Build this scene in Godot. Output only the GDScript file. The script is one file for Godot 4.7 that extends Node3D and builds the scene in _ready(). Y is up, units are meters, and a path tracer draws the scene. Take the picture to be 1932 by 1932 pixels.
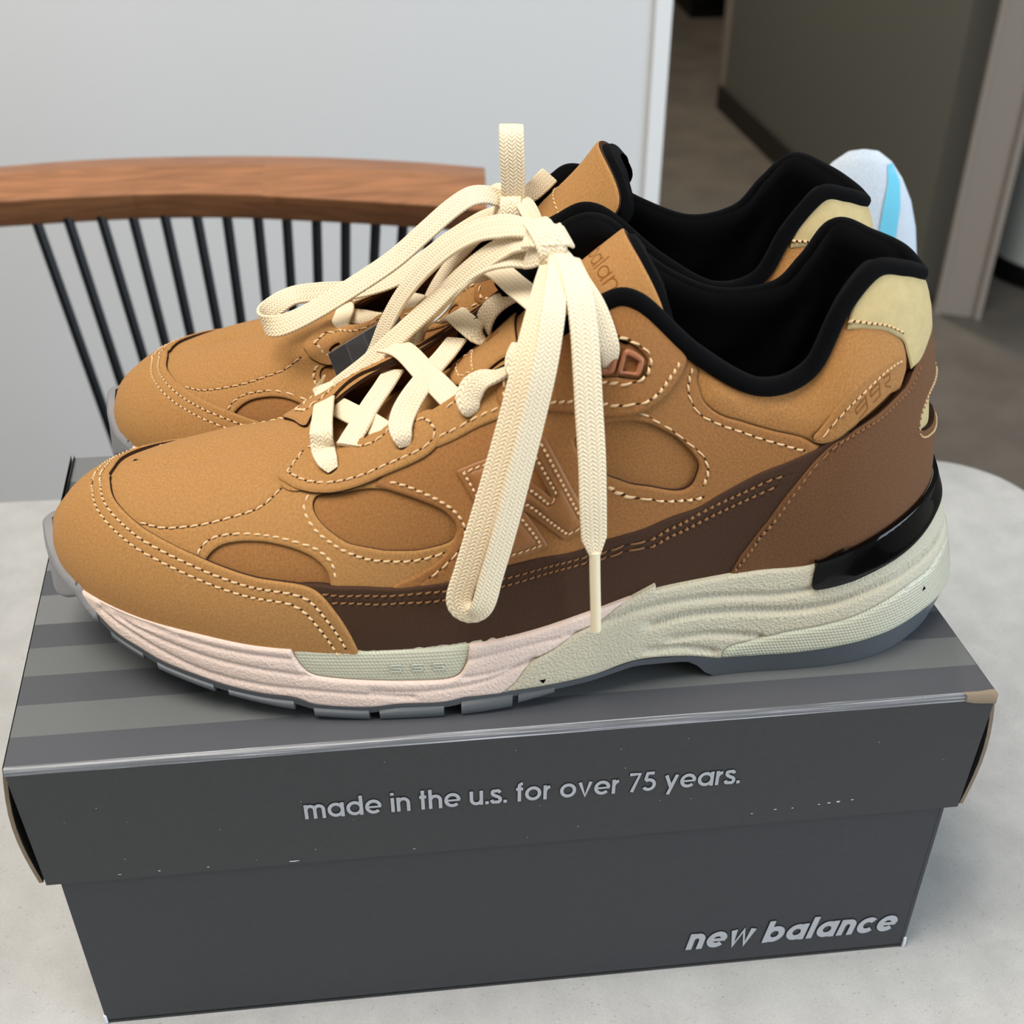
extends Node3D
# A pair of brown nubuck running shoes standing on their grey cardboard box, on a pale stone table in a flat.

const LID_TOP := 0.1409
const SKEW := 0.0656
const FLOOR := -0.70

var M := {}
var used := {}

func _ready() -> void:
	make_camera_and_light()
	make_materials()
	make_room()
	make_table()
	make_chair()
	make_background_things()
	make_box()
	make_shoes()
	make_hang_tag()

func make_camera_and_light() -> void:
	var cam := Camera3D.new()
	cam.name = "camera"
	add_child(cam)
	cam.position = Vector3(0.1306, 0.4305, 0.2825)
	cam.rotation_order = EULER_ORDER_YXZ
	cam.rotation = Vector3(-0.6167, -0.1082, 0.0004)
	cam.fov = 45.41
	cam.near = 0.02
	cam.far = 60.0
	var at := CameraAttributesPhysical.new()
	at.frustum_focal_length = 28.68
	at.frustum_focus_distance = 0.43
	at.exposure_aperture = 10.0
	at.frustum_near = 0.02
	at.frustum_far = 60.0
	cam.attributes = at
	cam.current = true
	var we := WorldEnvironment.new()
	we.name = "world_environment"
	var e := Environment.new()
	e.background_mode = Environment.BG_SKY
	var sky := Sky.new()
	var sm := ProceduralSkyMaterial.new()
	sm.sky_top_color = Color(0.45, 0.6, 0.85)
	sm.sky_horizon_color = Color(0.85, 0.9, 0.97)
	sm.ground_bottom_color = Color(0.35, 0.36, 0.36)
	sm.ground_horizon_color = Color(0.7, 0.72, 0.74)
	sm.sky_energy_multiplier = 1.2
	sky.sky_material = sm
	e.sky = sky
	e.tonemap_mode = Environment.TONE_MAPPER_LINEAR
	e.tonemap_exposure = 0.41
	e.sdfgi_enabled = true
	e.ssao_enabled = true
	e.ssil_enabled = true
	we.environment = e
	add_child(we)
	# the daylight that comes in through the window beside the table
	area("window_daylight", Vector3(2.10, 0.65, 0.75), Vector3(0.1, 0.1, -0.1), Vector2(1.9, 1.35), Color(0.88, 0.94, 1.0), 13.0)

func area(called: String, at: Vector3, to: Vector3, size: Vector2, c: Color, energy: float) -> void:
	var l := AreaLight3D.new()
	l.name = called
	l.area_size = size
	l.light_color = c
	l.light_energy = energy
	l.area_range = 12.0
	l.shadow_enabled = true
	add_child(l)
	l.look_at_from_position(at, to, Vector3.UP if absf((to - at).normalized().y) < 0.98 else Vector3.FORWARD)


# ------------------------------------------------------------------ small tools
func numbered(called: String) -> String:
	var n: int = used.get(called, 0)
	used[called] = n + 1
	return called if n == 0 else "%s_%03d" % [called, n]

func thing(called: String, label: String, category: String, group := "") -> Node3D:
	var o := Node3D.new()
	o.name = numbered(called)
	add_child(o)
	tag(o, label, category, group)
	return o

func tag(o: Node, label: String, category: String, group := "") -> void:
	o.set_meta("label", label)
	o.set_meta("category", category)
	if group != "":
		o.set_meta("group", group)

# A mesh under construction: points, normals (worked out when left out), uv and triangles.
class Buf:
	var v := PackedVector3Array()
	var n := PackedVector3Array()
	var uv := PackedVector2Array()
	var i := PackedInt32Array()

	func p(at: Vector3, t := Vector2.ZERO) -> int:
		v.append(at)
		uv.append(t)
		return v.size() - 1

	func tri(a: int, b: int, c: int) -> void:
		i.append(a)
		i.append(b)
		i.append(c)

	func quad(a: int, b: int, c: int, d: int) -> void:
		i.append_array(PackedInt32Array([a, b, c, a, c, d]))

	func flat_quad(a: Vector3, b: Vector3, c: Vector3, d: Vector3, t0 := Vector2(0, 0), t1 := Vector2(1, 1)) -> void:
		var k := v.size()
		p(a, t0)
		p(b, Vector2(t1.x, t0.y))
		p(c, t1)
		p(d, Vector2(t0.x, t1.y))
		quad(k, k + 1, k + 2, k + 3)

	func box(c: Vector3, s: Vector3) -> void:
		var h := s * 0.5
		for ax in 3:
			for sg in [-1.0, 1.0]:
				var nn := Vector3.ZERO
				nn[ax] = sg
				var a := Vector3.ZERO
				a[(ax + 1) % 3] = 1.0
				var b := Vector3.ZERO
				b[(ax + 2) % 3] = sg
				flat_quad(c + (nn - a - b) * h, c + (nn - a + b) * h, c + (nn + a + b) * h, c + (nn + a - b) * h)

	func append(o: Buf) -> void:
		var k := v.size()
		v.append_array(o.v)
		uv.append_array(o.uv)
		for j in o.i:
			i.append(j + k)

	# grid of rows of equal length
	func grid(rows: Array, closed := false) -> void:
		var k := v.size()
		var w: int = rows[0].size()
		for r in rows.size():
			for c in w:
				p(rows[r][c], Vector2(float(c) / (w - 1), float(r) / maxi(rows.size() - 1, 1)))
		for r in rows.size() - 1:
			for c in (w if closed else w - 1):
				var c2 := (c + 1) % w
				quad(k + r * w + c, k + r * w + c2, k + (r + 1) * w + c2, k + (r + 1) * w + c)

	func fan(ring: PackedVector3Array) -> void:
		var m := Vector3.ZERO
		for q in ring:
			m += q
		var k := p(m / ring.size())
		for q in ring:
			p(q)
		for j in ring.size():
			tri(k, k + 1 + j, k + 1 + (j + 1) % ring.size())

# parts: [[Buf, Material], ...] become the surfaces of one mesh
func obj(called: String, parts: Array, parent: Node = null, mirror := false, stuff := false) -> MeshInstance3D:
	var mesh := ArrayMesh.new()
	for pm in parts:
		var b: Buf = pm[0]
		if b.i.is_empty():
			continue
		var v := b.v
		var idx := b.i
		if mirror:
			v = PackedVector3Array()
			v.resize(b.v.size())
			for j in v.size():
				v[j] = Vector3(b.v[j].x, b.v[j].y, -b.v[j].z)
			idx = b.i.duplicate()
			for j in range(0, idx.size(), 3):
				var t := idx[j]
				idx[j] = idx[j + 1]
				idx[j + 1] = t
		var nn := PackedVector3Array()
		nn.resize(v.size())
		for j in range(0, idx.size(), 3):
			var a := v[idx[j]]
			var f := (v[idx[j + 1]] - a).cross(v[idx[j + 2]] - a)
			nn[idx[j]] += f
			nn[idx[j + 1]] += f
			nn[idx[j + 2]] += f
		var flip := PackedInt32Array()
		flip.resize(idx.size())
		for j in range(0, idx.size(), 3):
			flip[j] = idx[j]
			flip[j + 1] = idx[j + 2]
			flip[j + 2] = idx[j + 1]
		for j in nn.size():
			nn[j] = nn[j].normalized() if nn[j].length_squared() > 1e-30 else Vector3.UP
		var arr := []
		arr.resize(Mesh.ARRAY_MAX)
		arr[Mesh.ARRAY_VERTEX] = v
		arr[Mesh.ARRAY_NORMAL] = nn
		arr[Mesh.ARRAY_TEX_UV] = b.uv
		arr[Mesh.ARRAY_INDEX] = flip
		mesh.add_surface_from_arrays(Mesh.PRIMITIVE_TRIANGLES, arr)
		mesh.surface_set_material(mesh.get_surface_count() - 1, pm[1])
	var o := MeshInstance3D.new()
	o.mesh = mesh
	if parent == null:
		o.name = numbered(called)
		add_child(o)
	else:
		o.name = called
		parent.add_child(o, true)
	if stuff:
		o.set_meta("kind", "stuff")
	return o

func struct(called: String, parts: Array, parent: Node = null) -> MeshInstance3D:
	var o := obj(called, parts, parent)
	if parent == null:
		o.set_meta("kind", "structure")
	return o

# smooth line through points, about `step` apart
static func spline2(pts: PackedVector2Array, step: float, closed := false) -> PackedVector2Array:
	var out := PackedVector2Array()
	var n := pts.size()
	var last := n if closed else n - 1
	for k in last:
		var p1 := pts[k]
		var p2 := pts[(k + 1) % n]
		var p0 := pts[(k - 1 + n) % n] if closed or k > 0 else p1 * 2.0 - p2
		var p3 := pts[(k + 2) % n] if closed or k + 2 < n else p2 * 2.0 - p1
		var l := p1.distance_to(p2)
		# tangents limited to the length of this span, so that uneven points do not overshoot
		var m1 := (p2 - p0) / maxf(p2.distance_to(p1) + p1.distance_to(p0), 1e-9) * l
		var m2 := (p3 - p1) / maxf(p3.distance_to(p2) + p2.distance_to(p1), 1e-9) * l
		var c := maxi(1, int(ceil(l / step)))
		for j in c:
			var t := float(j) / c
			var t2 := t * t
			var t3 := t2 * t
			out.append(p1 * (2.0 * t3 - 3.0 * t2 + 1.0) + m1 * (t3 - 2.0 * t2 + t) + p2 * (3.0 * t2 - 2.0 * t3) + m2 * (t3 - t2))
	if not closed:
		out.append(pts[n - 1])
	return out

static func spline3(pts: PackedVector3Array, step: float) -> PackedVector3Array:
	var out := PackedVector3Array()
	var n := pts.size()
	for k in n - 1:
		var p1 := pts[k]
		var p2 := pts[k + 1]
		var p0 := pts[k - 1] if k > 0 else p1 * 2.0 - p2
		var p3 := pts[k + 2] if k + 2 < n else p2 * 2.0 - p1
		var l := p1.distance_to(p2)
		var m1 := (p2 - p0) / maxf(p2.distance_to(p1) + p1.distance_to(p0), 1e-9) * l
		var m2 := (p3 - p1) / maxf(p3.distance_to(p2) + p2.distance_to(p1), 1e-9) * l
		var c := maxi(1, int(ceil(l / step)))
		for j in c:
			var t := float(j) / c
			var t2 := t * t
			var t3 := t2 * t
			out.append(p1 * (2.0 * t3 - 3.0 * t2 + 1.0) + m1 * (t3 - 2.0 * t2 + t) + p2 * (3.0 * t2 - 2.0 * t3) + m2 * (t3 - t2))
	out.append(pts[n - 1])
	return out

static func v3(a: Array) -> PackedVector3Array:
	var o := PackedVector3Array()
	for q in a:
		o.append(Vector3(q[0], q[1], q[2]))
	return o

static func even(pts: PackedVector2Array, step: float, closed: bool) -> PackedVector2Array:
	var out := PackedVector2Array()
	var n := pts.size()
	var total := 0.0
	for k in (n if closed else n - 1):
		total += pts[k].distance_to(pts[(k + 1) % n])
	var c := maxi(3, int(round(total / step)))
	var gap := total / c
	var done := 0.0
	var want := 0.0
	for k in (n if closed else n - 1):
		var a := pts[k]
		var b := pts[(k + 1) % n]
		var l := a.distance_to(b)
		while want <= done + l and out.size() < c:
			out.append(a.lerp(b, clampf((want - done) / maxf(l, 1e-9), 0, 1)))
			want += gap
		done += l
	if not closed:
		out.append(pts[n - 1])
	return out

# a round tube along points
func tube(b: Buf, pts: PackedVector3Array, radius: float, sides := 10, caps := true, squash := 1.0, up := Vector3.UP) -> void:
	var rows := []
	var n := pts.size()
	var side := Vector3.ZERO
	for k in n:
		var t := (pts[mini(k + 1, n - 1)] - pts[maxi(k - 1, 0)]).normalized()
		if k == 0:
			side = t.cross(up)
			if side.length() < 0.1:
				side = t.cross(Vector3.RIGHT)
		side = (side - t * side.dot(t)).normalized()
		var other := side.cross(t).normalized()
		var row := PackedVector3Array()
		for j in sides:
			var a := TAU * j / sides
			row.append(pts[k] + side * (cos(a) * radius) + other * (sin(a) * radius * squash))
		rows.append(row)
	b.grid(rows, true)
	if caps:
		b.fan(rows[0])
		var r: PackedVector3Array = rows[n - 1]
		r.reverse()
		b.fan(r)

# a flat woven ribbon along points; faces: the way its flat side looks at each control point
func ribbon(b: Buf, ctrl: PackedVector3Array, faces: PackedVector3Array, width: float, thick: float, narrow := PackedFloat32Array()) -> void:
	var pts := spline3(ctrl, 0.0016)
	var n := pts.size()
	# arc fraction for interpolating the facing
	var cl := PackedFloat32Array([0.0])
	for k in range(1, ctrl.size()):
		cl.append(cl[k - 1] + ctrl[k].distance_to(ctrl[k - 1]))
	var pl := PackedFloat32Array([0.0])
	for k in range(1, n):
		pl.append(pl[k - 1] + pts[k].distance_to(pts[k - 1]))
	var seg := 0
	var k0 := b.v.size()
	var shape := [[-1.0, 0.0], [-0.97, 0.55], [-0.86, 0.92], [-0.45, 1.0], [0.0, 1.0], [0.45, 1.0], [0.86, 0.92], [0.97, 0.55], [1.0, 0.0], [0.97, -0.55], [0.86, -0.92], [0.45, -1.0], [0.0, -1.0], [-0.45, -1.0], [-0.86, -0.92], [-0.97, -0.55], [-1.0, -0.001]]
	var m := shape.size()
	for k in n:
		var s := pl[k] / pl[n - 1] * cl[cl.size() - 1]
		while seg < cl.size() - 2 and s > cl[seg + 1]:
			seg += 1
		var f := clampf((s - cl[seg]) / maxf(cl[seg + 1] - cl[seg], 1e-9), 0, 1)
		var face := faces[mini(seg, faces.size() - 1)].lerp(faces[mini(seg + 1, faces.size() - 1)], f).normalized()
		var t := (pts[mini(k + 1, n - 1)] - pts[maxi(k - 1, 0)]).normalized()
		var wd := t.cross(face).normalized()
		var nd := wd.cross(t).normalized()
		var w := width
		if narrow.size() > 0:
			w *= lerpf(narrow[mini(seg, narrow.size() - 1)], narrow[mini(seg + 1, narrow.size() - 1)], f)
		for j in m:
			b.p(pts[k] + wd * (shape[j][0] * w * 0.5) + nd * (shape[j][1] * thick * 0.5 * (1.0 + 1.2 * (1.0 - w / width))), Vector2((shape[j][0] * 0.5 + 0.5), pl[k] / 0.008))
	for k in n - 1:
		for j in m - 1:
			var a := k0 + k * m + j
			b.quad(a, a + 1, a + m + 1, a + m)
	for e in [0, n - 1]:
		var ring := PackedVector3Array()
		for j in m - 1:
			ring.append(b.v[k0 + e * m + j])
		if e == 0:
			ring.reverse()
		b.fan(ring)

# ------------------------------------------------------------------ materials
func noise_tex(size: int, freq: float, lo: Color, hi: Color, sd: int, oct := 4, kind := FastNoiseLite.TYPE_SIMPLEX_SMOOTH) -> NoiseTexture2D:
	var t := NoiseTexture2D.new()
	t.width = size
	t.height = size
	t.seamless = true
	var f := FastNoiseLite.new()
	f.seed = sd
	f.noise_type = kind
	f.frequency = freq
	f.fractal_octaves = oct
	f.fractal_gain = 0.6
	t.noise = f
	var g := Gradient.new()
	g.set_color(0, lo)
	g.set_color(1, hi)
	t.color_ramp = g
	return t

func mat(key: String, c: Color, rough: float, tex: Texture2D = null, scale := 25.0, bump: Texture2D = null, bump_cm := 0.02) -> StandardMaterial3D:
	var m := StandardMaterial3D.new()
	m.resource_name = key
	m.albedo_color = c
	m.roughness = rough
	m.metallic_specular = 0.4
	m.cull_mode = BaseMaterial3D.CULL_DISABLED
	if tex:
		m.albedo_texture = tex
		m.uv1_triplanar = true
		m.uv1_scale = Vector3.ONE * scale
	if bump:
		m.heightmap_enabled = true
		m.heightmap_texture = bump
		m.heightmap_scale = bump_cm
		m.uv1_triplanar = true
		m.uv1_scale = Vector3.ONE * scale
	M[key] = m
	return m

func make_materials() -> void:
	var grain := noise_tex(512, 0.085, Color(0.74, 0.71, 0.67), Color(1, 1, 1), 3, 5)
	var fine := noise_tex(512, 0.16, Color(0.2, 0.2, 0.2), Color(1, 1, 1), 5, 3)
	var soft := noise_tex(256, 0.03, Color(0.9, 0.9, 0.9), Color(1, 1, 1), 8, 3)
	for d in [["tan_nubuck", Color(0.74, 0.55, 0.325)], ["tan_side", Color(0.67, 0.465, 0.26)], ["tan_under", Color(0.66, 0.46, 0.255)], ["tan_collar", Color(0.78, 0.56, 0.32)], ["tan_patch", Color(0.72, 0.52, 0.30)], ["brown_nubuck", Color(0.285, 0.185, 0.112)], ["heel_brown", Color(0.465, 0.315, 0.19)], ["yellow_nubuck", Color(0.80, 0.715, 0.51)]]:
		var lm := mat(d[0], d[1], 0.85, grain, 22.0, fine, 0.012)
		lm.rim_enabled = true
		lm.rim = 0.25
		lm.rim_tint = 0.7
	(M.yellow_nubuck as StandardMaterial3D).albedo_texture = soft
	mat("raw_edge", Color(0.27, 0.165, 0.085), 0.95, grain, 60.0, fine, 0.05)
	mat("smooth_leather", Color(0.60, 0.405, 0.225), 0.42, soft, 30.0, fine, 0.003)
	mat("plastic_rose", Color(0.62, 0.40, 0.28), 0.35)
	mat("deboss", Color(0.50, 0.31, 0.135), 0.9)
	mat("thread", Color(0.86, 0.73, 0.56), 0.8)
	mat("brown_thread", Color(0.52, 0.37, 0.235), 0.8)
	mat("needle_hole", Color(0.20, 0.115, 0.055), 1.0)
	var bl := mat("black_fabric", Color(0.032, 0.034, 0.043), 0.95, noise_tex(256, 0.2, Color(0.6, 0.6, 0.6), Color(1, 1, 1), 11, 3), 60.0, fine, 0.03)
	bl.rim_enabled = true
	bl.rim = 0.12
	bl.metallic_specular = 0.2
	var rub := noise_tex(512, 0.11, Color(0, 0, 0), Color(1, 1, 1), 21, 3)
	mat("pink_foam", Color(0.86, 0.775, 0.725), 0.6, null, 14.0, rub, 0.030)
	mat("beige_foam", Color(0.755, 0.725, 0.635), 0.6, null, 14.0, rub, 0.045)
	var gel := mat("gel", Color(0.755, 0.735, 0.66), 0.28)
	gel.subsurf_scatter_enabled = true
	gel.subsurf_scatter_strength = 0.25
	var hex := mat("gel_dotted", Color(0.755, 0.74, 0.655), 0.22, null, 210.0, dot_texture(), 0.025)
	hex.subsurf_scatter_enabled = true
	hex.subsurf_scatter_strength = 0.2
	mat("outsole_grey", Color(0.33, 0.345, 0.36), 0.42, null, 40.0, fine, 0.004)
	mat("bumper_grey", Color(0.50, 0.50, 0.51), 0.45, null, 40.0, fine, 0.01)
	mat("clip_black", Color(0.012, 0.014, 0.02), 0.07)
	var lace := mat("lace", Color(0.97, 0.91, 0.80), 0.85)
	lace.albedo_texture = weave_texture(false)
	lace.heightmap_enabled = true
	lace.heightmap_texture = weave_texture(true)
	lace.heightmap_scale = 0.022
	lace.rim_enabled = true
	lace.rim = 0.2
	mat("lace_tip", Color(0.93, 0.87, 0.74), 0.35)
	# paper, wood, stone and walls
	mat("card_dark", Color(0.245, 0.248, 0.252), 0.55, noise_tex(256, 0.08, Color(0.94, 0.94, 0.94), Color(1, 1, 1), 31, 3), 12.0, fine, 0.002)
	mat("card_body", Color(0.235, 0.242, 0.255), 0.55, noise_tex(256, 0.08, Color(0.94, 0.94, 0.94), Color(1, 1, 1), 32, 3), 12.0, fine, 0.002)
	mat("card_raw", Color(0.52, 0.46, 0.39), 0.9)
	mat("card_white", Color(0.86, 0.87, 0.89), 0.8)
	mat("card_inside", Color(0.16, 0.15, 0.14), 0.9)
	mat("print_grey", Color(0.70, 0.71, 0.73), 0.55)
	mat("print_line", Color(0.09, 0.09, 0.10), 0.6)
	for k in 4:
		var g: Color = [Color(0.295, 0.30, 0.315), Color(0.385, 0.393, 0.39), Color(0.30, 0.303, 0.32), Color(0.43, 0.435, 0.44)][k]
		mat("stripe_%d" % k, g, 0.42)
	mat("stone", Color(0.715, 0.712, 0.705), 0.5, stone_texture(), 3.2)
	var wood := mat("oak", Color(0.69, 0.475, 0.325), 0.45, null)
	wood.albedo_texture = wood_texture()
	wood.uv1_triplanar = true
	wood.uv1_scale = Vector3(3.0, 12.0, 12.0)
	mat("black_metal", Color(0.022, 0.032, 0.045), 0.38)
	mat("wall_white", Color(0.845, 0.845, 0.84), 0.55)
	mat("trim_highlight", Color(0.90, 0.90, 0.895), 0.5)
	mat("wall_room", Color(0.82, 0.81, 0.79), 0.8)
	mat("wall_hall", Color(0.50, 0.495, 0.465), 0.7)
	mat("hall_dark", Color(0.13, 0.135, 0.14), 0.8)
	mat("hall_floor", Color(0.45, 0.42, 0.385), 0.45, noise_tex(256, 0.02, Color(0.85, 0.85, 0.85), Color(1, 1, 1), 41, 4), 1.0)
	mat("frame_taupe", Color(0.63, 0.585, 0.54), 0.5)
	mat("baseboard", Color(0.21, 0.20, 0.185), 0.6)
	mat("white_plastic", Color(0.80, 0.81, 0.80), 0.45)
	mat("dark_plastic", Color(0.03, 0.03, 0.035), 0.4)
	mat("seat_dark", Color(0.05, 0.055, 0.06), 0.6)
	mat("cyan_knit", Color(0.45, 0.80, 0.90), 0.9, null, 60.0, fine, 0.05)
	mat("white_knit", Color(0.88, 0.91, 0.94), 0.95, noise_tex(256, 0.12, Color(0.78, 0.8, 0.82), Color(1, 1, 1), 51, 2), 30.0, fine, 0.06)
	var fab := mat("tag_white", Color(0.86, 0.84, 0.88), 0.5)
	fab.backlight_enabled = true
	fab.backlight = Color(0.3, 0.3, 0.3)
	for k in 4:
		mat("tag_%d" % k, [Color(0.36, 0.36, 0.37), Color(0.47, 0.475, 0.485), Color(0.40, 0.405, 0.415), Color(0.52, 0.52, 0.53)][k], 0.55)
	var lamp := mat("lamp_face", Color(1, 1, 1), 0.6)
	lamp.emission_enabled = true
	lamp.emission = Color(1.0, 0.96, 0.90)
	lamp.emission_energy_multiplier = 2.0
	var pane := mat("pane", Color(0.95, 0.97, 1.0, 0.06), 0.03)
	pane.transparency = BaseMaterial3D.TRANSPARENCY_ALPHA

func weave_texture(height: bool) -> ImageTexture:
	var w := 64
	var h := 64
	var im := Image.create(w, h, false, Image.FORMAT_RGB8)
	for y in h:
		for x in w:
			# braided yarns: two sets of slanting strands in a zigzag of columns
			var u := float(x) / w * 6.0
			var cx := floori(u)
			var fx := u - cx
			var slant := fx if cx % 2 == 0 else 1.0 - fx
			var fy := fposmod(float(y) / h * 6.0 + slant * 0.9 + (0.5 if (cx / 2) % 2 == 0 else 0.0), 1.0)
			var a := sin(fy * PI) * pow(sin(clampf(fx, 0.02, 0.98) * PI), 0.35)
			var g := clampf(a, 0.0, 1.0)
			if height:
				im.set_pixel(x, y, Color(g, g, g))
			else:
				var s := 0.86 + 0.14 * smoothstep(0.15, 0.6, g)
				im.set_pixel(x, y, Color(s, s * (0.97 + 0.03 * g), s * (0.90 + 0.10 * g)))
	return ImageTexture.create_from_image(im)

func dot_texture() -> ImageTexture:
	var n := 64
	var im := Image.create(n, n, false, Image.FORMAT_RGB8)
	for y in n:
		for x in n:
			var u := float(x) / n * 4.0
			var v := float(y) / n * 4.0
			var r := floori(v)
			var fx := fposmod(u + (0.5 if r % 2 else 0.0), 1.0) - 0.5
			var fy := v - r - 0.5
			var g := clampf(1.0 - (fx * fx + fy * fy) * 5.0, 0.0, 1.0)
			im.set_pixel(x, y, Color(g, g, g))
	return ImageTexture.create_from_image(im)

func stone_texture() -> ImageTexture:
	var n := 1024
	var im := Image.create(n, n, false, Image.FORMAT_RGB8)
	var f := FastNoiseLite.new()
	f.seed = 61
	f.frequency = 0.012
	f.fractal_octaves = 4
	var rng := RandomNumberGenerator.new()
	rng.seed = 62
	for y in n:
		for x in n:
			var t := float(x) / n
			var g := lerpf(f.get_noise_2d(x, y), f.get_noise_2d(x - n, y), smoothstep(0.75, 1.0, t))
			var s := 0.95 + 0.05 * g + rng.randf_range(-0.035, 0.035)
			im.set_pixel(x, y, Color(s, s, s * 0.995))
	for k in 5000:
		var x := rng.randi() % n
		var y := rng.randi() % n
		var s := rng.randf_range(0.70, 0.88) if rng.randf() < 0.6 else 1.0
		for q in 1 + rng.randi() % 3:
			im.set_pixel((x + q) % n, (y + rng.randi() % 2) % n, Color(s, s, s))
	return ImageTexture.create_from_image(im)

func wood_texture() -> ImageTexture:
	var w := 256
	var h := 256
	var im := Image.create(w, h, false, Image.FORMAT_RGB8)
	var f := FastNoiseLite.new()
	f.seed = 71
	f.frequency = 0.01
	f.fractal_octaves = 3
	for y in h:
		for x in w:
			var wv := f.get_noise_2d(x * 0.5, y * 1.4) * 9.0
			var r := 0.5 + 0.5 * sin((y * 0.10 + wv) * 1.6)
			var k := 0.80 + 0.16 * r + 0.10 * f.get_noise_2d(x * 0.8, y * 9.0)
			im.set_pixel(x, y, Color(clampf(k, 0, 1), clampf(k * 0.985, 0, 1), clampf(k * 0.96, 0, 1)))
	return ImageTexture.create_from_image(im)


# ------------------------------------------------------------------ the flat round the table
func slab(called: String, c: Vector3, s: Vector3, m: Material, parent: Node = null) -> MeshInstance3D:
	var b := Buf.new()
	b.box(c, s)
	return struct(called, [[b, m]], parent)

func make_room() -> void:
	slab("floor", Vector3(0.2, FLOOR - 0.05, -1.3), Vector3(5.2, 0.1, 7.6), M.hall_floor)
	slab("ceiling", Vector3(0.2, 1.75, -1.3), Vector3(5.2, 0.1, 7.6), M.wall_room)
	# white wall behind the chair; its right end is the corner of the hall
	slab("wall_back", Vector3(-0.97, 0.5, -1.2), Vector3(2.852, 2.42, 0.2), M.wall_white)
	slab("trim_2", Vector3(0.447, 0.5, -1.098), Vector3(0.018, 2.42, 0.006), M.trim_highlight)  # corner strip; the bright edge highlight is put into its paler white
	slab("added_wall_hall_left", Vector3(0.406, 0.5, -3.05), Vector3(0.1, 2.42, 3.5), M.wall_hall)  # unseen wall, put in to keep light out of the hall
	slab("wall_left", Vector3(-2.35, 0.5, 0.55), Vector3(0.1, 2.42, 3.5), M.wall_room)
	slab("wall_front", Vector3(0.2, 0.5, 2.35), Vector3(5.2, 2.42, 0.1), M.wall_room)
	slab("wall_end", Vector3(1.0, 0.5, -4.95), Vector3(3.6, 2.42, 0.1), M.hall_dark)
	# hall wall on the right, a little askew
	var hw := Node3D.new()
	hw.name = "wall_hall_right"
	hw.set_meta("kind", "structure")
	add_child(hw)
	hw.position = Vector3(1.235, 0, -2.0)
	hw.rotation.y = -atan2(0.12, 1.8) * -1.0
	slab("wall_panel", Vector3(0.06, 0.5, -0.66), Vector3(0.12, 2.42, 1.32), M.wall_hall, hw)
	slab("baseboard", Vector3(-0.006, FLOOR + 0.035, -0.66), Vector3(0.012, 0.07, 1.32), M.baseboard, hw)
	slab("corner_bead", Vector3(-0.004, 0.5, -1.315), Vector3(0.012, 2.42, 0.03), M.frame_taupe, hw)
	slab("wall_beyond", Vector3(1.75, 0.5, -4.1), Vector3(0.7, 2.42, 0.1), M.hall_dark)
	# door casing at the near end of the hall wall
	var door := Node3D.new()
	door.name = "door_1"
	door.set_meta("kind", "structure")
	add_child(door)
	door.position = Vector3(1.252, 0, -1.925)
	door.rotation.y = -0.40
	slab("casing", Vector3(0.045, 0.5, -0.02), Vector3(0.07, 2.42, 0.05), M.frame_taupe, door)
	slab("casing_edge", Vector3(0.006, 0.5, -0.012), Vector3(0.012, 2.42, 0.05), M.frame_taupe, door)
	slab("casing_bead", Vector3(0.086, 0.5, -0.012), Vector3(0.012, 2.42, 0.05), M.frame_taupe, door)
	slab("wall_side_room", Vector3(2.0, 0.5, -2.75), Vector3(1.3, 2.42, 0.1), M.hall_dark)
	# right wall with the window
	slab("wall_right", Vector3(2.75, -0.375, 0.2), Vector3(0.1, 0.65, 4.6), M.wall_room)
	slab("trim_1", Vector3(2.75, 1.56, 0.2), Vector3(0.1, 0.3, 4.6), M.wall_room)
	slab("wall_right_rear", Vector3(2.75, 0.68, -1.3), Vector3(0.1, 1.47, 1.6), M.wall_room)
	slab("wall_right_front", Vector3(2.75, 0.68, 2.0), Vector3(0.1, 1.47, 0.7), M.wall_room)
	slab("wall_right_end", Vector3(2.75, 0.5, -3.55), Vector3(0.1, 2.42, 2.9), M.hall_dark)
	var win := Node3D.new()
	win.name = "window_1"
	win.set_meta("kind", "structure")
	add_child(win)
	win.position = Vector3(2.74, 0.68, 0.575)
	slab("window_frame", Vector3(0, 0.72, 0), Vector3(0.06, 0.04, 2.15), M.white_plastic, win)
	slab("window_sill", Vector3(-0.03, -0.72, 0), Vector3(0.14, 0.04, 2.15), M.white_plastic, win)
	slab("window_mullion", Vector3(0, 0, 0), Vector3(0.06, 1.42, 0.05), M.white_plastic, win)
	for s in [-1, 1]:
		var b := Buf.new()
		b.flat_quad(Vector3(0, -0.7, s * 0.53 - 0.5), Vector3(0, -0.7, s * 0.53 + 0.5), Vector3(0, 0.7, s * 0.53 + 0.5), Vector3(0, 0.7, s * 0.53 - 0.5))
		obj("window_pane", [[b, M.pane]], win)
	# ceiling lamp over the table
	var lamp := thing("ceiling_lamp", "square white ceiling lamp above the dining table", "lamp")
	lamp.position = Vector3(-0.38, 1.69, 0.15)
	var hb := Buf.new()
	hb.box(Vector3(0, 0.0, 0), Vector3(0.95, 0.02, 0.95))
	obj("lamp_housing", [[hb, M.white_plastic]], lamp)
	var fb := Buf.new()
	fb.box(Vector3(0, -0.016, 0), Vector3(0.88, 0.012, 0.88))
	obj("lamp_panel", [[fb, M.lamp_face]], lamp)
	area("ceiling_lamp_light", Vector3(-0.38, 1.66, 0.15), Vector3(-0.38, 0.0, 0.151), Vector2(0.88, 0.88), Color(1.0, 0.975, 0.94), 8.6)
	var hall := thing("added_hall_lamp", "unseen round ceiling lamp added to brighten the hall", "lamp")  # out of view, added only to lift the brightness of the hall
	hall.position = Vector3(0.85, 1.69, -2.75)
	var rb := Buf.new()
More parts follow.
